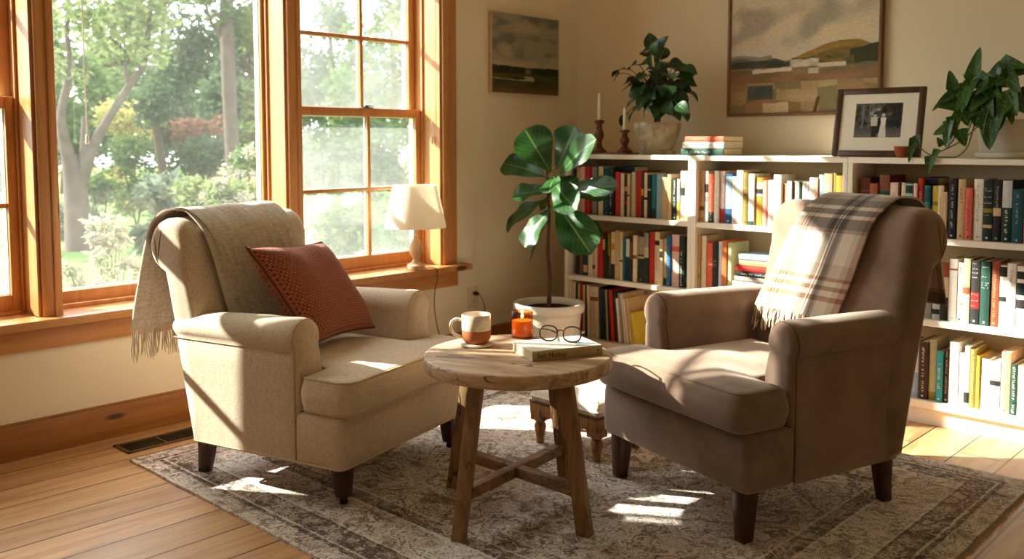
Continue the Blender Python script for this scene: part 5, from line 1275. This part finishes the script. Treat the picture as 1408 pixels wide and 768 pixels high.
# candlesticks
bx0 = ony(811, 208, 4.1).x; bx1 = ony(872, 208, 4.1).x
t = thing('wooden_tray', 'thin wooden tray under the two turned candlesticks', 'tray', ((bx0+bx1)/2, 4.1, ZTOP+.0006))
MB().prism(round_poly([(-(bx1-bx0)/2, -.06), ((bx1-bx0)/2, -.06), ((bx1-bx0)/2, .06), (-(bx1-bx0)/2, .06)], .02), 0, .009).build('board', M['turned_wood'], t, bevel=(.003, 2))
for px, zt_, ct, lab, cl in ((824, 165.5, 128, 'taller turned wooden candlestick beside the fig top', 'taller ivory taper candle in the taller turned candlestick'), (859, 179, 148, 'shorter turned wooden candlestick beside the stoneware pot', 'shorter ivory taper candle partly behind the small tree leaves')):
    p = ony(px, 190, 4.1); h = ony(px, zt_, 4.1).z-(ZTOP+.0102); t = thing('candlestick', lab, 'candlestick', (p.x, 4.1, ZTOP+.0102), 0, 'turned candlesticks')
    prof = [(.040, 0), (.043, .004), (.042, .010), (.032, .016), (.020, .026), (.014, .034), (.020, .040), (.013, .046)]
    pr = [(r_, z) for r_, z in prof]+[(.016, h*.38), (.026, h*.48), (.024, h*.62), (.015, h*.72), (.019, h*.76), (.013, h*.80), (.015, h*.88), (.026, h*.93), (.028, h*.97), (.027, h), (.012, h)]
    MB().lathe(pr, 28).build('body', M['turned_wood'], t)
    MB().lathe([(.0145, h), (.0148, h+.003), (.012, h+.0034), (.0118, h)], 20, cap=(False, False)).build('socket_rim', M['turned_wood'], t)
    hc = ony(px, ct, 4.1).z-(ZTOP+.0102)-h; t = thing('taper_candle', cl, 'candle', (p.x, 4.1, ZTOP+.0102+h+.0006), 0, 'ivory taper candles')
    MB().lathe([(.0095, 0), (.011, .002), (.0105, hc*.6), (.0095, hc-.006), (.007, hc-.001), (.002, hc)], 20).build('wax', M['candle_wax'], t)
    MB().tube([(0, 0, hc-.002), (.001, 0, hc+.007)], .0008, 5).build('wick', M['ink'], t)

# ------------------------------------------------------------------ pictures
def painted(name, w, h, nx, ny, fn, parent, rough=.75):
    """a flat canvas whose brushwork is laid down mark by mark as colours on a fine mesh"""
    vs = []; cols = []
    for j in range(ny+1):
        for i in range(nx+1):
            a, b = i/nx, j/ny; vs.append(((a-.5)*w, 0, b*h)); cols.append(lin(fn(a, b)))
    fs = [(j*(nx+1)+i, j*(nx+1)+i+1, (j+1)*(nx+1)+i+1, (j+1)*(nx+1)+i) for j in range(ny) for i in range(nx)]
    me = bpy.data.meshes.new(name); me.from_pydata(vs, [], fs)
    ca = me.color_attributes.new('paint', 'FLOAT_COLOR', 'POINT')
    for k, c_ in enumerate(cols): ca.data[k].color = c_
    t = NT(name+' paint'); at_ = t.n('ShaderNodeVertexColor'); at_.layer_name = 'paint'
    nz = t.noise(t.coord('Object', (1, 1, 3)), 60, 4)
    me.materials.append(t.done(t.princ(at_.outputs[0], rough, t.bump(nz, .2, .002), spec=.2).outputs[0]))
    o = bpy.data.objects.new(name, me); COL.objects.link(o); o.parent = parent; return o
def nz(x, y, s=1, k=0): return noise.noise(V((x*s, y*s, k)))
def mixc(a, b, f): f = max(0, min(1, f)); return tuple(a[i]+(b[i]-a[i])*f for i in range(3))
def sm(a, b, x): x = max(0, min(1, (x-a)/(b-a))); return x*x*(3-2*x)
def paint_small(a, b):
    c_ = mixc((150, 142, 122), (112, 110, 102), sm(-.2, .5, nz(a*1.3, b*2.6, 2.2, 4)+.5*nz(a, b*2, 6, 2)))
    c_ = mixc(c_, (176, 160, 128), sm(.2, .55, nz(a, b*1.8, 3, 9))*.7)
    c_ = mixc(c_, (186, 168, 134), .6*sm(.52, .34, b))
    hz = .335+.03*nz(a, 0, 5, 1)+.03*abs(a-.55)
    if b < hz: c_ = (44, 46, 30)
    if b < hz and b > .24+.015*nz(a, 1, 6): c_ = mixc((36, 40, 28), (58, 58, 38), nz(a, b, 16)+.4)
    if abs(a-.52) < .07 and b > .25 and b < .315+.01*nz(a, 2, 9): c_ = mixc(c_, (168, 150, 120), .7*(1-abs(a-.52)/.07))
    if b <= .25+.012*nz(a, 1, 6):
        c_ = mixc((84, 78, 40), (56, 58, 34), nz(a, b*4, 4, 3)+.5)
        c_ = mixc(c_, (112, 84, 52), sm(.1, .02, b)*.8)
        if .16 < b < .225 and abs(nz(a*.6, b*9, 3, 8)) < .16 and a < .62: c_ = (168, 158, 130)
    return tuple(x*(1+.07*nz(a, b*3, 26)) for x in c_)
def paint_big(a, b):
    c_ = mixc((206, 194, 172), (166, 156, 140), sm(-.25, .4, nz(a*1.1+b*.5, b*1.6-a*.5, 2.6, 3)+.4*nz(a, b, 8, 1)))
    c_ = mixc(c_, (218, 196, 160), sm(.12, .45, nz(a*1.4-b, b*1.4, 3, 7))*.75)
    c_ = mixc(c_, (200, 192, 176), sm(.62, .50, b)*.8)
    hill = .405+.15*sm(.30, .78, a)-.05*sm(.86, 1.0, a)+.008*nz(a, 0, 11)
    if b < hill:
        c_ = mixc((158, 126, 62), (132, 112, 60), nz(a*2, b*6, 5)+.4)
        if a > .55 and b < hill-.055: c_ = mixc((104, 92, 58), (140, 112, 66), nz(a*2, b*8, 5, 6)+.5)
    if a < .5 and b < .445+.03*nz(a, 0, 7)-.05*sm(.3, .5, a) and b > .34:
        c_ = mixc((62, 66, 58), (92, 92, 82), nz(a, b*2, 12)+.35)
    if a < .3 and .43 < b < .475+.02*nz(a, 0, 7): c_ = mixc((110, 116, 112), c_, .3)
    if a > .82 and b < .52-.25*(1-a)+.02*nz(a, 1, 9) and b > .37: c_ = (66, 68, 52)
    if .44 < a < .85 and .36 < b < .44+.02*nz(a, 0, 9) and nz(a, b*2, 7, 2) > -.25: c_ = mixc((78, 78, 58), (112, 98, 60), nz(a, b, 14)+.5)
    if b < .372+.012*nz(a, 3, 8):
        c_ = mixc((112, 104, 74), (150, 122, 92), nz(a*1.5, b*5, 4, 5)+.5)
        if .26 < b < .32: c_ = mixc(c_, (150, 104, 84), .55+.4*nz(a, b, 5))
    if abs(b-(.345+.04*(a-.2)))<.016+.006*nz(a, 0, 18) and .16 < a < .44: c_ = (214, 206, 190)
    if abs(b-(.395+.01*nz(a, 0, 20))) < .030 and .43 < a < .62: c_ = mixc((206, 198, 182), (170, 162, 148), nz(a, b, 20)+.3)
    if abs(b-.33) < .022 and .55 < a < .62: c_ = (186, 178, 160)
    if abs(b-(.372+.01*(a-.7))) < .016 and .62 < a < .80: c_ = (198, 190, 172)
    if b < .25:
        cell = (floor(a*6.5+.6*nz(a, b, 3)), floor(b*10+.5*nz(a, b, 4, 3)))
        rr = random.Random(cell[0]*31+cell[1]*7+5).random()
        pal = [(128, 116, 78), (166, 130, 98), (176, 152, 116), (120, 120, 84), (152, 126, 92), (188, 168, 132)]
        c_ = mixc(pal[int(rr*5.99)], (150, 124, 90), .35+.3*nz(a, b, 12))
        if .13 < a < .31 and .11 < b < .225: c_ = mixc((74, 86, 86), (98, 106, 102), nz(a*3, b, 8)+.4)
        if .24 < a < .42 and b < .08+.02*nz(a, 0, 9): c_ = (206, 190, 158)
        if abs(a-(.60+b*.2)) < .012 and b < .12: c_ = (96, 66, 46)
    return tuple(max(0, x*(1+.08*nz(a*2, b*5, 18, 2))) for x in c_)
def paint_photo(a, b):
    g = 70+55*nz(a*1.5, b, 6, 1)+30*nz(a, b, 22, 2)
    if b > .55: g += 60*sm(.1, .5, nz(a*1.3, b*1.6, 5, 5))*(1 if a < .8 else .4)
    if a > .62: g *= .6
    if b < .3: g = 76+40*nz(a*2, b*4, 16, 3)+28*sm(.3, 0, b)
    for tx, tw in ((.16, .02), (.30, .014), (.93, .02), (.82, .012)):
        if abs(a-tx-.02*nz(0, b, 3, tx)) < tw and b > .25: g = 110 if tx < .5 else 34
    # two standing people, he in a pale shirt, she in a pale dress
    def inside(cx, b0, b1, w0, w1): return b0 < b < b1 and abs(a-cx) < (w0+(w1-w0)*(b-b0)/(b1-b0))
    if inside(.43, .02, .36, .055, .062): g = 40
    if inside(.425, .34, .60, .072, .088): g = 196
    if inside(.535, .12, .58, .045, .05): g = 30
    if inside(.61, .0, .38, .085, .05): g = 214
    if inside(.615, .36, .58, .05, .056): g = 226
    for hx, hy in ((.43, .655), (.61, .635)):
        d = ((a-hx)/.038)**2+((b-hy)/.058)**2
        if d < 1: g = 178
        if d < 1.25 and b > hy+.022: g = 52 if hx < .5 else 204
    g = max(14, min(240, g))
    return (g*1.02, g, g*.95)
# small unframed canvas on the window wall
ya = onx(671, 70, XW).y; yb_ = onx(763, 70, XW).y; z0 = 1.455; z1 = 1.902
t = thing('canvas_picture', 'small unframed landscape canvas on the wall beside the window', 'painting', (XW+.0005, (ya+yb_)/2, z0), pi/2)
Wc = yb_-ya
MB().box(-Wc/2, Wc/2, -.030, 0, 0, z1-z0).build('canvas', M['canvas_edge'], t, bevel=(.003, 2))
o = painted('brushwork', Wc-.004, z1-z0-.004, 150, 120, paint_small, t); o.location = (0, -.0305, .002)
# large framed landscape
xa = ony(1000.5, 100, YB-.03).x; xb_ = ony(1211.5, 100, YB-.03).x; zb_ = ony(1100, 158.5, YB-.03).z; Wb = xb_-xa; Hb = Wb*.80
t = thing('framed_painting', 'large framed landscape painting above the middle bookcase', 'painting', ((xa+xb_)/2, YB-.0005, zb_))
s = MB(); fw = .014; fd = .036
for x0, x1, z0_, z1_ in ((-Wb/2, -Wb/2+fw, 0, Hb), (Wb/2-fw, Wb/2, 0, Hb), (-Wb/2+fw, Wb/2-fw, 0, fw), (-Wb/2+fw, Wb/2-fw, Hb-fw, Hb)): s.box(x0, x1, -fd, 0, z0_, z1_)
s.build('frame', M['frame_gold'], t, bevel=(.002, 1)); MB().box(-Wb/2+fw, Wb/2-fw, -.022, -.004, fw, Hb-fw).build('stretcher_panel', M['canvas_edge'], t, smooth=False)
o = painted('brushwork', Wb-2*fw-.004, Hb-2*fw-.004, 260, 210, paint_big, t); o.location = (0, -.0226, fw+.002)
# leaning framed photograph
BLp = ony(1146, 214, 4.06); BRp = ony(1265, 218, 4.09)
xl, xr = ony(1147, 200, 4.07).x, ony(1267, 200, 4.07).x; Wp = xr-xl; Hp = .305
t = thing('framed_photograph', 'walnut-framed black and white photograph of a couple, leaning', 'photograph', ((xl+xr)/2, 4.045, ZTOP+.0052), math.radians(2))
lean = math.radians(-11); t.rotation_euler = (lean, 0, math.radians(2))
s = MB(); fw = .026; fd = .022
for x0, x1, z0_, z1_ in ((-Wp/2, -Wp/2+fw, 0, Hp), (Wp/2-fw, Wp/2, 0, Hp), (-Wp/2+fw, Wp/2-fw, 0, fw), (-Wp/2+fw, Wp/2-fw, Hp-fw, Hp)): s.box(x0, x1, 0, fd, z0_, z1_)
s.build('frame', M['frame_brown'], t, bevel=(.003, 2)); MB().box(-Wp/2+fw-.002, Wp/2-fw+.002, .008, .012, fw-.002, Hp-fw+.002).build('mat', M['mat_board'], t, smooth=False)
pw, ph = Wp*.53, Hp*.50
o = painted('print', pw, ph, 130, 96, paint_photo, t, .5); o.location = (0, .0074, Hp*.5-ph/2+.008)
# easel back strut so that it stands
MB().ring_loft([[(-.03, .022, Hp*.62), (.03, .022, Hp*.62), (.03, .026, Hp*.62), (-.03, .026, Hp*.62)], [(-.035, .020+Hp*.28, Hp*.1), (.035, .020+Hp*.28, Hp*.1), (.035, .024+Hp*.28, Hp*.1), (-.035, .024+Hp*.28, Hp*.1)]]).build('strut', M['ink'], t, smooth=False)

# ------------------------------------------------------------------ lamp on the sill
lx, ly = -3.637, 3.140
t = thing('table_lamp', 'small lamp with white shade and turned wooden base on the sill', 'lamp', (lx, ly, SILL+.0006))
MB().lathe([(.038, 0), (.046, .002), (.048, .010), (.047, .022), (.038, .030), (.026, .036), (.018, .044), (.0145, .052), (.018, .060), (.030, .080), (.036, .102), (.034, .122), (.024, .144), (.015, .158), (.0125, .166), (.0155, .172), (.0125, .178), (.0115, .196), (.0135, .206), (.010, .222)], 36).build('base', M['lampbase'], t)
MB().lathe([(.006, .222), (.006, .262), (.012, .264), (.012, .30), (.004, .302)], 16).build('socket', M['lock'], t)
z0, z1, r0, r1 = .219, .436, .158, .113
sh = MB().lathe([(r0, z0), (r0+.001, z0+.004), (r1+.001, z1-.004), (r1, z1), (r1-.002, z1), (r1-.002, z1-.004), (r0-.002, z0+.004), (r0-.002, z0)], 56, cap=(False, False))
sh.f += [(len(sh.v)-56+k, len(sh.v)-56+(k+1) % 56, (k+1) % 56, k) for k in range(56)]; sh.mi += [0]*56; sh.uv += [None]*56
sho = sh.build('lamp_shade', M['shade'], t)
s = MB()
for k in range(3):
    a = 2*pi*k/3; s.tube([(.006*cos(a), .006*sin(a), .300), ((r1-.003)*cos(a), (r1-.003)*sin(a), z1-.01)], .0016, 6)
s.build('shade_spider', M['lock'], t)
off = V((lx, ly, SILL+.0006))
cp_ = [(-3.625, 3.185, SILL+.004), (-3.606, 3.215, SILL+.005), (XW+.0815, 3.245, SILL-.004), (XW+.083, 3.25, SILL-.05), (XW+.060, 3.252, .40), (XW+.045, 3.262, .30), (XW+.04, 3.30, .16), (XW+.06, 3.37, .05), (XW+.08, 3.45, .012), (XW+.07, 3.56, .03), (XW+.055, 3.625, .12), (XW+.052, 3.632, .24), (XW+.048, 3.615, .31), (XW+.034, 3.595, .342)]
MB().tube([q-off for q in catmull(cp_, 8)], .0028, 6).build('cord', M['cord'], t)
MB().lathe([(.004, .036), (.008, .032), (.011, .022), (.012, .008), (.010, .0), (.004, 0)], 14, M=Matrix.Translation(V((XW+.0105, 3.590, .342))-off) @ Matrix.Rotation(pi/2, 4, 'Y')).build('plug', M['plug'], t)
# ------------------------------------------------------------------ garden
GZ = -.45
gr = random.Random(3)
o = MB().grid(lambda a, b: (-60+55.9*a if a < 1 else XO-.3, -25+95*b, GZ+.05*noise.noise(V((a*20, b*30, 0)))), 60, 60).build('lawn', M['lawn']); o['kind'] = 'structure'
def cluster(mb, cen, rad, n, size, shell=.55, flat=1.0, droop=0, r_=gr):
    for _ in range(n):
        while True:
            d = V((r_.uniform(-1, 1), r_.uniform(-1, 1), r_.uniform(-1, 1)))
            if .01 < d.length < 1: break
        d = d.normalized()*(shell+(1-shell)*r_.random())
        p = V((cen[0]+d.x*rad[0], cen[1]+d.y*rad[1], cen[2]+d.z*rad[2]))
        if p.z < GZ+.03: p.z = GZ+.03+r_.random()*.1
        L = size*r_.uniform(.7, 1.3); w = L*.42
        ax = V((r_.uniform(-1, 1), r_.uniform(-1, 1), r_.uniform(-.7, .5)-droop)).normalized()
        sd = ax.cross(V((r_.uniform(-1, 1), r_.uniform(-1, 1), r_.uniform(-1, 1))))
        if sd.length < .05: continue
        sd.normalize(); nn = ax.cross(sd)*(L*.12)
        b = len(mb.v)
        mb.v += [tuple(p), tuple(p+ax*L*.45+sd*w*.5+nn), tuple(p+ax*L), tuple(p+ax*L*.45-sd*w*.5+nn)]
        mb.f.append((b, b+1, b+2, b+3)); mb.mi.append(0); mb.uv.append(None)
def shrub(name, label, px, py, D, w_px, h_px, mat, n, size, cat='shrub', group=None, blobs=12, bloom=None, stem=True):
    """bush whose crown centre is seen at (px, py)"""
    c = at(px, py, D); k = D/FP; rx = w_px*k/2; rz = h_px*k/2
    t = thing(name, label, cat, (c.x, c.y, GZ), 0, group)
    mb = MB(); off = V((c.x, c.y, GZ))
    for q in range(blobs):
        a = gr.uniform(0, 6.28); rr = gr.uniform(.15, .6)
        zz = c.z-GZ+rz*gr.uniform(-.45, .45)
        if q % 3 == 2: zz = (c.z-GZ)*gr.uniform(.15, .6)          # leaves down to the ground
        cc = V((rx*rr*cos(a), rx*rr*sin(a), zz))
        cluster(mb, cc+off, (rx*.55, rx*.55, rz*.55), n//blobs, size)
    mb.v = [tuple(V(v)-off) for v in mb.v]
    mb.build('foliage', mat, t, smooth=False, fix=False)
    s = MB()
    for q in range(4):
        a = 1.57*q+.4; s.tube([(0.02*cos(a), .02*sin(a), 0), (rx*.25*cos(a), rx*.25*sin(a), max(.15, (c.z-GZ)*.55)), (rx*.5*cos(a), rx*.5*sin(a), max(.2, (c.z-GZ)*.95))], [.02, .014, .006], 6)
    s.build('stems', M['bark_dark'], t)
    if bloom:
        for q in range(bloom[0]):
            a = gr.uniform(-2.6, -.2) ; zz = gr.uniform(-.5, .95); f = sqrt(max(.05, 1-zz*zz*.8))
            p = V((rx*.95*f*cos(a), rx*.95*f*sin(a), c.z-GZ+rz*zz)); r = bloom[1]*gr.uniform(.7, 1.15)
            m2 = MB(); cluster(m2, p+off, (r, r, r*.8), 90, r*.55, .75); m2.v = [tuple(V(v)-off) for v in m2.v]
            m2.build('flower_head', M['o_bloom'], t, smooth=False, fix=False)
    return t
def tree(label, px, base_py, D, trunk_px, crowns, mat, n, size, bark='bark', limbs=None, name='tree', group=None, h_top=None):
    """crowns: (px, py, w_px, h_px[, depth shift]); limbs: polylines of (px, py, width_px)"""
    k = D/FP; b = at(px, base_py, D); t = thing(name, label, 'tree', (b.x, b.y, GZ), 0, group); off = V((b.x, b.y, GZ))
    s = MB()
    for lb in limbs:
        pts = [at(x, y, D+(q[0] if q else 0))-off for x, y, w_, *q in lb]; rad = [w_*k/2 for x, y, w_, *q in lb]
        P = catmull(pts, 5); R_ = []
        for i in range(len(rad)-1): R_ += [rad[i]+(rad[i+1]-rad[i])*j/5 for j in range(5)]
        R_.append(rad[-1]); s.tube(P, R_, 9)
    s.build('trunk', M[bark], t)
    mb = MB(); tot = sum(c[2]*c[3] for c in crowns)
    for c in crowns:
        dd = c[4] if len(c) > 4 else 0; cc = at(c[0], c[1], D+dd); rx, rz = c[2]*k/2, c[3]*k/2; m = max(1, int(n*c[2]*c[3]/tot)); nb = 6
        for q in range(nb):
            d = V((gr.uniform(-.55, .55)*rx, gr.uniform(-.55, .55)*rx, gr.uniform(-.5, .5)*rz)); cluster(mb, cc+d, (rx*.5, rx*.5, rz*.45), m//nb, size, .35)
    mb.v = [tuple(V(v)-off) for v in mb.v]
    mb.build('foliage', mat, t, smooth=False, fix=False); return t
gbase = lambda D: 195+FP*(H-GZ)/D      # pixel row where the ground lies at distance D (close enough)
tree('pale-barked tree with forking limbs and loose pale leaves in the garden', 105, gbase(14), 14, 40,
     [(120, 30, 190, 110), (180, 70, 120, 60), (95, 95, 90, 60), (150, -40, 260, 120), (215, 20, 110, 90)], M['o_light'], 2600, .13, 'bark',
     [[(110, gbase(14), 36), (104, 262, 28), (94, 215, 17), (84, 160, 11), (96, 95, 8), (92, 40, 6), (100, -40, 4)], [(106, 266, 22), (124, 212, 15), (146, 168, 11), (182, 112, 9), (198, 88, 8), (206, 20, 6), (212, -40, 4)], [(114, 250, 14), (116, 200, 10), (117, 160, 8)], [(178, 116, 6), (172, 95, 5), (176, 76, 4), (150, 50, 3)]])
tree('tall straight grey trunk standing behind the pale hydrangea', 320, gbase(16.8), 16.8, 24,
     [(330, -60, 260, 140), (300, 10, 110, 50), (350, 55, 80, 70)], M['o_mid'], 2600, .16, 'bark',
     [[(330, gbase(16.8), 26), (324, 255, 21), (317, 170, 18), (313, 60, 19), (310, -60, 17), (308, -140, 12)], [(313, 60, 8), (290, 30, 5), (280, -10, 3)]])
tree('slim dark trunk under drooping evergreen boughs in the garden', 222, gbase(18.6), 18.6, 12,
     [(235, 120, 110, 110), (200, 150, 70, 60), (262, 95, 90, 90), (240, 40, 130, 90), (220, -20, 150, 80)], M['o_dark'], 3600, .15, 'bark_dark',
     [[(228, gbase(18.6), 13), (224, 240, 12), (213, 150, 9), (222, 80, 7), (228, -20, 4)]])
bt = [(20, 60, 150, 300, 22, 'o_mid', 'shaggy green tree seen through the far pane'), (90, 150, 150, 200, 29, 'o_mid', 'mid-green tree behind the forking pale trunk'), (165, 90, 150, 230, 40, 'o_light', 'light green tree with gaps of sky'), (265, 140, 140, 200, 31, 'o_dark', 'dark evergreen behind the slim trunk'), (345, 100, 120, 270, 25.5, 'o_dark', 'dense dark tree right of the straight trunk'), (385, 170, 90, 200, 20, 'o_mid', 'bushy green tree beside the wooden mullion'), (455, 90, 150, 280, 33, 'o_dark', 'dark tree behind the gridded sash'), (540, 100, 160, 290, 22.5, 'o_mid', 'soft green tree behind the lamp side of the sash'), (500, 220, 150, 130, 15.5, 'o_dark', 'soft green tree low behind the gridded sash')]
for px, py, w_, h_, D, mt, lb in bt:
    sz = .0098*D
    tree(lb, px, gbase(D), D, 14, [(px, py, w_, h_*.8), (px+w_*.22, py+h_*.25, w_*.7, h_*.5, 1), (px-w_*.25, py+h_*.2, w_*.7, h_*.5, -1), (px, py-h_*.3, w_*.6, h_*.4, .5)], M[mt], 4200, sz, 'bark_dark', [[(px, gbase(D), 14), (px+3, py+h_*.2, 11), (px-2, py-h_*.2, 5)]], group=None)
shrub('shrub', 'copper-leaved shrub between the two straight trunks', 278, 185, 22.5, 95, 60, M['o_red'], 1500, .16)
shrub('shrub', 'yellow-green flowering bush behind the forking trunk', 172, 170, 23, 100, 80, M['o_yellow'], 1800, .15)
shrub('shrub', 'rounded bright green bush below the yellow bush', 186, 225, 19.5, 82, 80, M['o_mid'], 2000, .12)
shrub('shrub', 'dark green bush below the copper shrub', 262, 222, 19.6, 100, 76, M['o_dark'], 1800, .14)
shrub('shrub', 'silvery spiky plant in front of the slim trunk', 222, 262, 14.6, 66, 50, M['o_grey'], 900, .22)
shrub('shrub', 'low bright green plant at the forking trunk foot', 138, 262, 15.8, 46, 44, M['o_mid'], 900, .12)
shrub('shrub', 'leafy pale green shrub below the straight trunk', 285, 268, 12.6, 80, 60, M['o_light'], 1500, .12)
shrub('hydrangea', 'tall hydrangea with round cream flower heads beside the mullion', 366, 240, 11.2, 88, 96, M['o_mid'], 1800, .12, 'shrub', bloom=(15, .085))
shrub('hydrangea', 'low hydrangea with cream heads in front of the straight trunk', 325, 275, 9.2, 80, 60, M['o_light'], 1300, .11, 'shrub', bloom=(9, .075))
shrub('hydrangea', 'cream-flowered hydrangea outside the lower gridded sash', 478, 322, 8.0, 120, 110, M['o_mid'], 1900, .10, 'shrub', bloom=(13, .062))
shrub('shrub', 'bushy green shrub outside the lamp end of the window', 555, 300, 9.5, 110, 120, M['o_mid'], 1700, .12)
shrub('shrub', 'grey-green bush at the lawn edge seen through the far pane', 22, 235, 15.5, 110, 130, M['o_grey'], 1700, .14)
shrub('shrub', 'grey-green mound at the lawn edge under the forking tree', 90, 288, 17.5, 100, 36, M['o_grey'], 1300, .12)
# pale flowering stems close to the glass
def stems_plant(label, base_px, D, spec, r_):
    b = at(base_px[0], base_px[1], D); t = thing('flowering_plant', label, 'plant', (b.x, b.y, GZ)); off = V((b.x, b.y, GZ)); s = MB(); lv = MB()
    heads = []
    for (px, py, dd) in spec:
        p = at(px, py, D+dd)-off; m = V((p.x*.5, p.y*.5, p.z*.6)); P = catmull([V((0, 0, 0)), m, p], 5); s.tube(P, [.006]*len(P), 5); heads.append(p)
        for q in range(4):
            c = P[2+q % (len(P)-3)]; cluster(lv, c+off, (.06, .06, .06), 3, .10, .3, r_=r_)
    s.build('stems', M['stem_green'], t); lv.v = [tuple(V(v)-off) for v in lv.v]; lv.build('leaves', M['o_light'], t, smooth=False, fix=False)
    for p in heads:
        m2 = MB(); cluster(m2, p+off, (.06, .06, .045), 46, .055, .4, r_=r_); m2.v = [tuple(V(v)-off) for v in m2.v]; m2.build('flower_head', M['o_bloom'], t, smooth=False, fix=False)
stems_plant('pale flowering plant close outside the large clear pane', (150, 470), 5.6, [(146, 302, 0), (160, 312, .1), (128, 310, .1), (135, 328, 0), (165, 326, .2), (137, 352, -.1), (154, 338, 0), (172, 360, .1), (148, 375, 0), (138, 388, -.2), (186, 368, .1), (96, 372, 0), (110, 392, 0)], gr)
stems_plant('pale flowering plant outside the far pane beside the wooden post', (14, 480), 5.4, [(24, 372, 0), (10, 372, .1), (30, 398, 0), (4, 402, 0), (18, 388, .2)], gr)

# ------------------------------------------------------------------ light
wd = bpy.data.worlds.new('sky'); SC.world = wd; wd.use_nodes = True; wt = wd.node_tree; wt.nodes.clear()
wo = wt.nodes.new('ShaderNodeOutputWorld'); bg = wt.nodes.new('ShaderNodeBackground'); bg.inputs[0].default_value = SKY_COL; bg.inputs[1].default_value = SKY; wt.links.new(bg.outputs[0], wo.inputs[0])
sl = bpy.data.lights.new('sun', 'SUN'); sl.energy = SUN; sl.color = SUN_COL; sl.angle = math.radians(.7)
so = bpy.data.objects.new('sun', sl); COL.objects.link(so); so.rotation_euler = V(SUN_DIR).to_track_quat('-Z', 'Y').to_euler(); so.location = (-12, -6, 9)
for i, (a, c) in enumerate(OPEN):                                   # sampling portals in the three openings
    pl = bpy.data.lights.new('window_portal', 'AREA'); pl.shape = 'RECTANGLE'; pl.size = HEAD-SILL; pl.size_y = c-a; pl.cycles.is_portal = True
    po = bpy.data.objects.new('window_portal', pl); COL.objects.link(po); po.location = (XO-.03, (a+c)/2, (HEAD+SILL)/2); po.rotation_euler = (0, -pi/2, 0)

pl = bpy.data.lights.new('window_portal', 'AREA'); pl.shape = 'RECTANGLE'; pl.size = FILL_WIN[1]-FILL_WIN[0]; pl.size_y = FILL_WIN[3]-FILL_WIN[2]; pl.cycles.is_portal = True  # portal for the added fill-light window
po = bpy.data.objects.new('window_portal', pl); COL.objects.link(po); po.location = ((FILL_WIN[0]+FILL_WIN[1])/2, YF-.17, (FILL_WIN[2]+FILL_WIN[3])/2); po.rotation_euler = (pi/2, 0, 0)

# ------------------------------------------------------------------ camera
cd = bpy.data.cameras.new('camera'); cd.sensor_width = 36; cd.sensor_fit = 'HORIZONTAL'; cd.lens = FP/1408*36; cd.shift_x = 0; cd.shift_y = -(384-PY)/1408
cd.clip_start = .05; cd.clip_end = 200
cd.dof.use_dof = True; cd.dof.focus_distance = 2.75; cd.dof.aperture_fstop = FSTOP
co = bpy.data.objects.new('camera', cd); COL.objects.link(co)
co.matrix_world = Matrix.Translation((0, 0, H)) @ RM.to_4x4()
SC.camera = co
vs = SC.view_settings; vs.view_transform = 'Standard'; vs.look = 'None'; vs.exposure = EXPOSURE; vs.gamma = 1; vs.use_curve_mapping = False
SC.cycles.use_denoising = True
SC.cycles.max_bounces = 10; SC.cycles.diffuse_bounces = 6; SC.cycles.glossy_bounces = 3; SC.cycles.transmission_bounces = 6; SC.cycles.transparent_max_bounces = 16
SC.cycles.caustics_reflective = False; SC.cycles.caustics_refractive = False; SC.cycles.sample_clamp_indirect = 8
